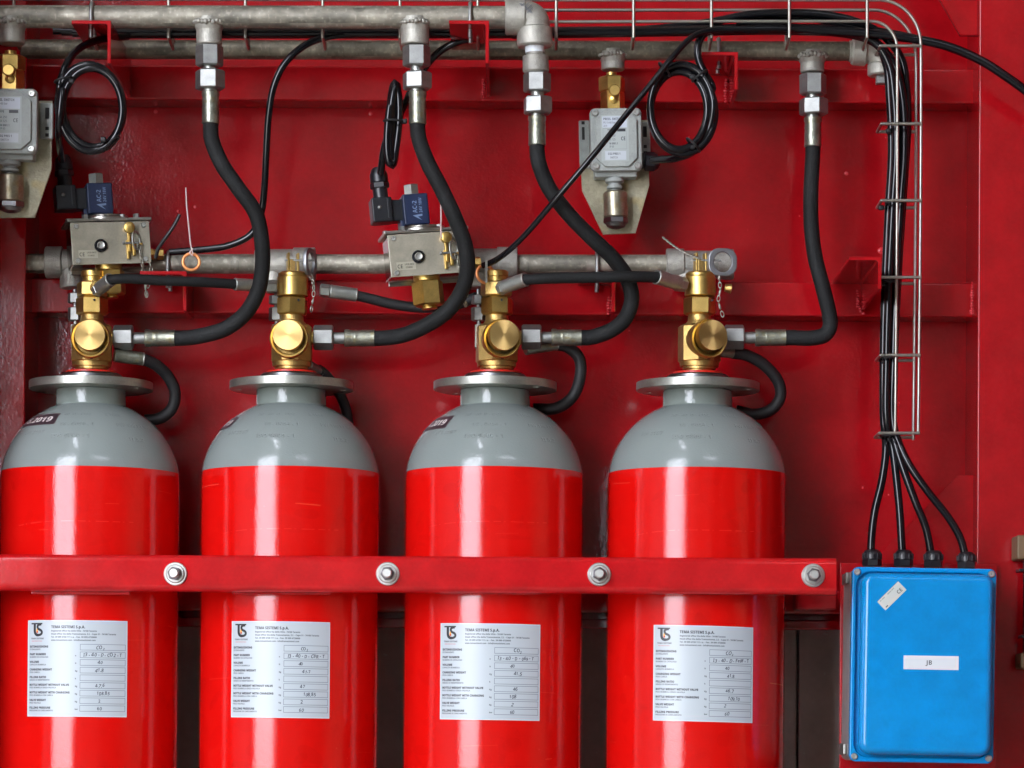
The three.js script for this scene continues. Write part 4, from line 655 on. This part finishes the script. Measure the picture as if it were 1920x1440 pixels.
function makeSwitch() {
  const t = thing('pressure_switch', 'a', 'pressure switch', V3(0, 0, 0)), q = (v) => v * PX, L = (x, y, z = 0) => V3(q(x), q(y), q(z));
  const add = (n, g, m, opt = {}, par = t) => part(par, n, g, m, { local: true, ...opt });
  const ext = (sh, d, bv, z) => toCreasedNormals(new THREE.ExtrudeGeometry(sh, { depth: q(d - 2 * bv), bevelEnabled: true, bevelThickness: q(bv), bevelSize: q(bv), bevelOffset: -q(bv), bevelSegments: 3, curveSegments: 8 }).translate(0, 0, q(z + bv)), 0.5);
  // plate
  const ps = new THREE.Shape([[-65, 42], [66, 46], [66, -78], [38, -168], [-24, -170], [-62, -86]].map(([x, y]) => new THREE.Vector2(q(x), q(y))));
  add('mounting_plate', ext(ps, 6, 1, -44), M.plate);
  // body and lid
  const bd = add('body', [box(0, q(-9), q(-19), q(80), q(118), q(36), 0.002), box(q(58), q(8), q(-33), q(22), q(66), q(8), 0.0015), box(q(-56), q(0), q(-33), q(20), q(90), q(8), 0.0015)], M.grey);
  for (const [x, y, w, h] of [[59, 22, 7, 20], [59, -6, 6, 6], [59, -18, 6, 6], [-58, 20, 5, 24], [-58, 40, 6, 6]]) add('slot', box(q(x), q(y), q(-28.9), q(w), q(h), q(1.2), 0.0002), M.hole, {}, bd);
  const lid = add('lid', [ext(roundRect(q(97), q(118), q(10)), 16, 3, -1)], M.grey);
  const oc = new THREE.Shape([[-22, 52], [22, 52], [39, 36], [39, -36], [22, -52], [-22, -52], [-39, -36], [-39, 36]].map(([x, y]) => new THREE.Vector2(q(x), q(y))));
  add('raised_panel', ext(oc, 11, 1.6, 10), M.grey, {}, lid);
  const pr = new THREE.PlaneGeometry(q(52), q(86)); pr.translate(q(-3), q(1), q(21.7)); add('print', pr, M.swPrint, { keepUV: true }, lid);
  for (const [x, y] of [[-39, 50], [39, 50], [-39, -50], [39, -50]]) add('screw', lat(L(x, y, 14), L(x, y, 19), [[0, 0], [0, q(6.5)], [q(3.5), q(6.5)], [q(5), q(5)], [q(5), q(2.4)], [q(2.5), q(2)], [q(2.5), 0]], 18), M.screw, {}, lid);
  add('threaded_neck', lat(L(-2, -64, -18), L(-2, -96, -18), [[0, 0], [0, q(15)], [q(6), q(18)], [q(11), q(18)], [q(14), q(12)], [q(17), q(12)], [q(19), q(15)], [q(23), q(15)], [q(25), q(9)], [q(32), q(9)], [q(32), 0]], 28), M.grey);
  add('sensor_body', lat(L(-1, -92, -18), L(-1, -142, -18), [[0, 0], [0, q(18)], [q(3), q(22)], [q(6), q(23)], [q(48), q(23)], [q(50), q(21)], [q(50), 0]], 32), M.sensor);
  add('end_nut', [hexm(L(-1, -141, -18), L(-1, -154, -18), q(23.5), 0.5), lat(L(-1, -153, -18), L(-1, -163, -18), [[0, 0], [0, q(20)], [q(6), q(17)], [q(10), q(6)], [q(10), 0]], 24)], M.collar);
  // brass test valve that hangs it from the pipe
  add('test_valve', [hexm(L(-3, 124, -18), L(-3, 95, -18), q(25), 0.4), lat(L(-3, 132, -18), L(-3, 122, -18), [[0, 0], [0, q(10)], [q(10), q(10)], [q(10), 0]], 20), hexm(L(-2, 96, -18), L(-2, 56, -18), q(23), 0.52), lat(L(-1, 92, 0), L(-1, 92, 20), [[0, 0], [0, q(7)], [q(11), q(7)], [q(12), q(11)], [q(18), q(11)], [q(20), q(9)], [q(20), 0]], 24), lat(L(-1, 79, -2), L(-1, 77, 8), [[0, 0], [0, q(9)], [q(7), q(8)], [q(9), q(4)], [q(9), 0]], 20)], M.brass);
  return t;
}
{
  const a = makeSwitch(), b = a.clone(); b.name = numbered('pressure_switch'); scene.add(b);
  tag(a, 'grey pressure switch box cut by the left edge of the photo', 'pressure switch', 'pressure switches on tapered plates');
  tag(b, 'grey pressure switch box behind the diagonal cable, right of the third hose', 'pressure switch', 'pressure switches on tapered plates');
  a.position.copy(P(19, 229, Z1 + 0.013)); a.scale.set(1.07, 1.0, 1.07); a.rotation.z = -0.012; a.rotation.x = 0.05;
  b.position.copy(P(1154, 264, Z2 + 0.013)); b.rotation.z = 0.028; b.rotation.y = 0.06;
  const q = (v) => v * PX, gl = new THREE.Group();
  part(b, 'cable_gland', [hexm(V3(q(46), q(-34), q(-18)), V3(q(56), q(-36), q(-18)), q(17), 0.2), hexm(V3(q(56), q(-36), q(-18)), V3(q(76), q(-37), q(-18)), q(18), 0.6), lat(V3(q(75), q(-37), q(-18)), V3(q(84), q(-37), q(-18)), [[0, 0], [0, q(16)], [q(5), q(14)], [q(9), q(9)], [q(9), 0]], 24)], M.plastic, { local: true });
}

// ───────────────────────── orange rings ─────────────────────────
{
  const a = thing('copper_ring', 'orange copper ring hanging on a pale thread in front of the pilot pipe', 'ring', [358.5, 491, 0.03], 'copper rings on threads');
  part(a, 'ring', torus([358.5, 491, .03], 15.3 * PX, 2.9 * PX, V3(0.12, 0.05, 1), 10, 40), M.copper);
  part(a, 'thread', [...tubep([[348.5, 352, .03], [350, 385, .03], [354, 425, .031], [358, 462, .033], [362, 476, .034]], 1.3, 30, 6), ...tubep([[361, 466, .033], [356, 474, .035], [361, 480, .035]], 1.5, 14, 6)], M.thread);
  const b = thing('copper_ring', 'orange copper ring half hidden behind the third valve top', 'ring', [908, 514, 0.0], 'copper rings on threads');
  part(b, 'ring', torus([910, 514, .012], 17 * PX, 3 * PX, V3(0.45, 0.1, 1), 10, 40), M.copper);
  part(b, 'thread', tubep([[826, 356, .04], [827, 400, .045], [827, 432, .05], [828, 446, .052]], 1.4, 24, 6), M.thread);
  part(b, 'tag', boxp(909.5, 487, 914, 530, 0.03, 0.029, 0.0003), M.wire);
}

// ───────────────────────── blue junction box ─────────────────────────
{
  const c = P(1731.5, 1247, 0.115), t = thing('junction_box', 'blue junction box with rounded lid and four black glands, lower right', 'junction box', c), q = (v) => v * S(0.115), L = (x, y, z = 0) => V3(q(x), q(y), z);
  const add = (n, g, m, opt = {}, par = t) => part(par, n, g, m, { local: true, ...opt });
  const ext = (sh, d, bv, z, sg = 5) => toCreasedNormals(new THREE.ExtrudeGeometry(sh, { depth: d - 2 * bv, bevelEnabled: true, bevelThickness: bv, bevelSize: bv, bevelOffset: -bv, bevelSegments: sg, curveSegments: 12 }).translate(0, 0, z + bv), 0.5);
  const W = 271, H = 366;
  add('body', ext(roundRect(q(W - 4), q(H - 4), q(12)), 0.102, 0.0015, -0.126), M.boxSide);
  const ringS = roundRect(q(W), q(H), q(13)); ringS.holes.push(roundRect(q(W - 17), q(H - 19), q(27), new THREE.Path()));
  const lid = add('lid', [ext(roundRect(q(W - 1), q(H - 1), q(13)), 0.010, 0.002, -0.023), ext(ringS, 0.0125, 0.002, -0.0185), ext(roundRect(q(W - 24), q(H - 26), q(22)), 0.026, 0.0095, -0.012, 8).translate(q(4), q(1), 0)], M.blue);
  for (const [x, y] of [[-1, 1], [1, 1], [-1, -1], [1, -1]]) add('screw', lat(L(x * 126, y * 173, -0.007), L(x * 126, y * 173, -0.0025), [[0, 0], [0, q(6.4)], [0.003, q(6.4)], [0.0042, q(5)], [0.0042, q(2.2)], [0.002, q(1.8)], [0.002, 0]], 20), M.screw, {}, lid);
  for (const y of [165, -160]) add('hinge', [box(q(-W / 2 - 2), q(y), -0.075, q(7), q(22), 0.05, 0.002)], M.zinc);
  const jb = canvas(512, 130, (x, w, h) => { x.fillStyle = 'rgb(206,212,216)'; x.fillRect(0, 0, w, h); x.fillStyle = 'rgb(60,64,70)'; x.font = 'bold 58px sans-serif'; x.fillText('JB', 210, 84); });
  add('name_label', new THREE.BoxGeometry(q(103), q(26), 0.0008).translate(q(11.5), q(4), 0.0145), std([1, 1, 1], 0.4, 0, { map: jb }), { keepUV: true }, lid);
  const st = canvas(256, 108, (x, w, h) => { x.fillStyle = 'rgb(190,194,188)'; x.fillRect(0, 0, w, h); x.fillStyle = 'rgb(70,74,76)'; x.font = 'bold 15px sans-serif'; x.fillText('ZT-1P66', 20, 24); x.fillText('MADE 2019', 110, 24); x.font = 'bold 46px sans-serif'; x.fillText('CE', 178, 88); x.fillRect(20, 86, 26, 10); x.fillRect(0, 0, 256, 3); });
  add('rating_sticker', new THREE.BoxGeometry(q(55), q(23), 0.0006).rotateZ(0.79).translate(q(-64), q(128), 0.0144), std([1, 1, 1], 0.45, 0, { map: st }), { keepUV: true }, lid);
  t.rotation.z = -0.011;
  [[1633, 1048], [1692, 1048], [1748, 1048.5], [1810, 1050.5]].forEach(([x, y], i) => {
    const z = 0.042; const p = P(x, y, z); const lp = (dy) => V3(p.x - c.x, p.y - c.y + dy * PX, z - c.z);
    add('gland', [hexm(lp(-15), lp(-1), 18 * PX, 0.5 + i * 0.1), lat(lp(-2), lp(17), [[0, 0], [0, 17.5 * PX], [7 * PX, 18 * PX], [13 * PX, 16 * PX], [17 * PX, 12.5 * PX], [18.5 * PX, 9.5 * PX], [15 * PX, 8 * PX]], 28), ...Array.from({ length: 12 }, (_, k) => { const a = k / 12 * 6.2832; return box(lp(4).x + 17.3 * PX * Math.cos(a), lp(4).y, lp(4).z + 17.3 * PX * Math.sin(a), 3 * PX, 11 * PX, 3 * PX, 0.0006); })], M.plastic);
  });
}

// ───────────────────────── latch at the right edge ─────────────────────────
{
  const t = thing('door_latch', 'tan and black latch fitting cut by the right edge of the photo', 'latch', [1922, 1120, 0.0]);
  part(t, 'block', boxp(1907, 1003, 1950, 1049, .03, -.02, 0.003), M.tan);
  part(t, 'rod', [cylp([1934, 1049, .005], [1934, 1230, .005], 16, 16, 20), boxp(1911, 1066, 1940, 1072, .02, -.01, 0.001), boxp(1915, 1190, 1940, 1196, .02, -.01, 0.001)], M.plastic);
  part(t, 'block', boxp(1914, 1224, 1950, 1254, .03, -.02, 0.003), M.tan);
}

scene.traverse((o) => { if (o.isMesh) { o.castShadow = true; o.receiveShadow = true; } });
renderer.render(scene, camera);
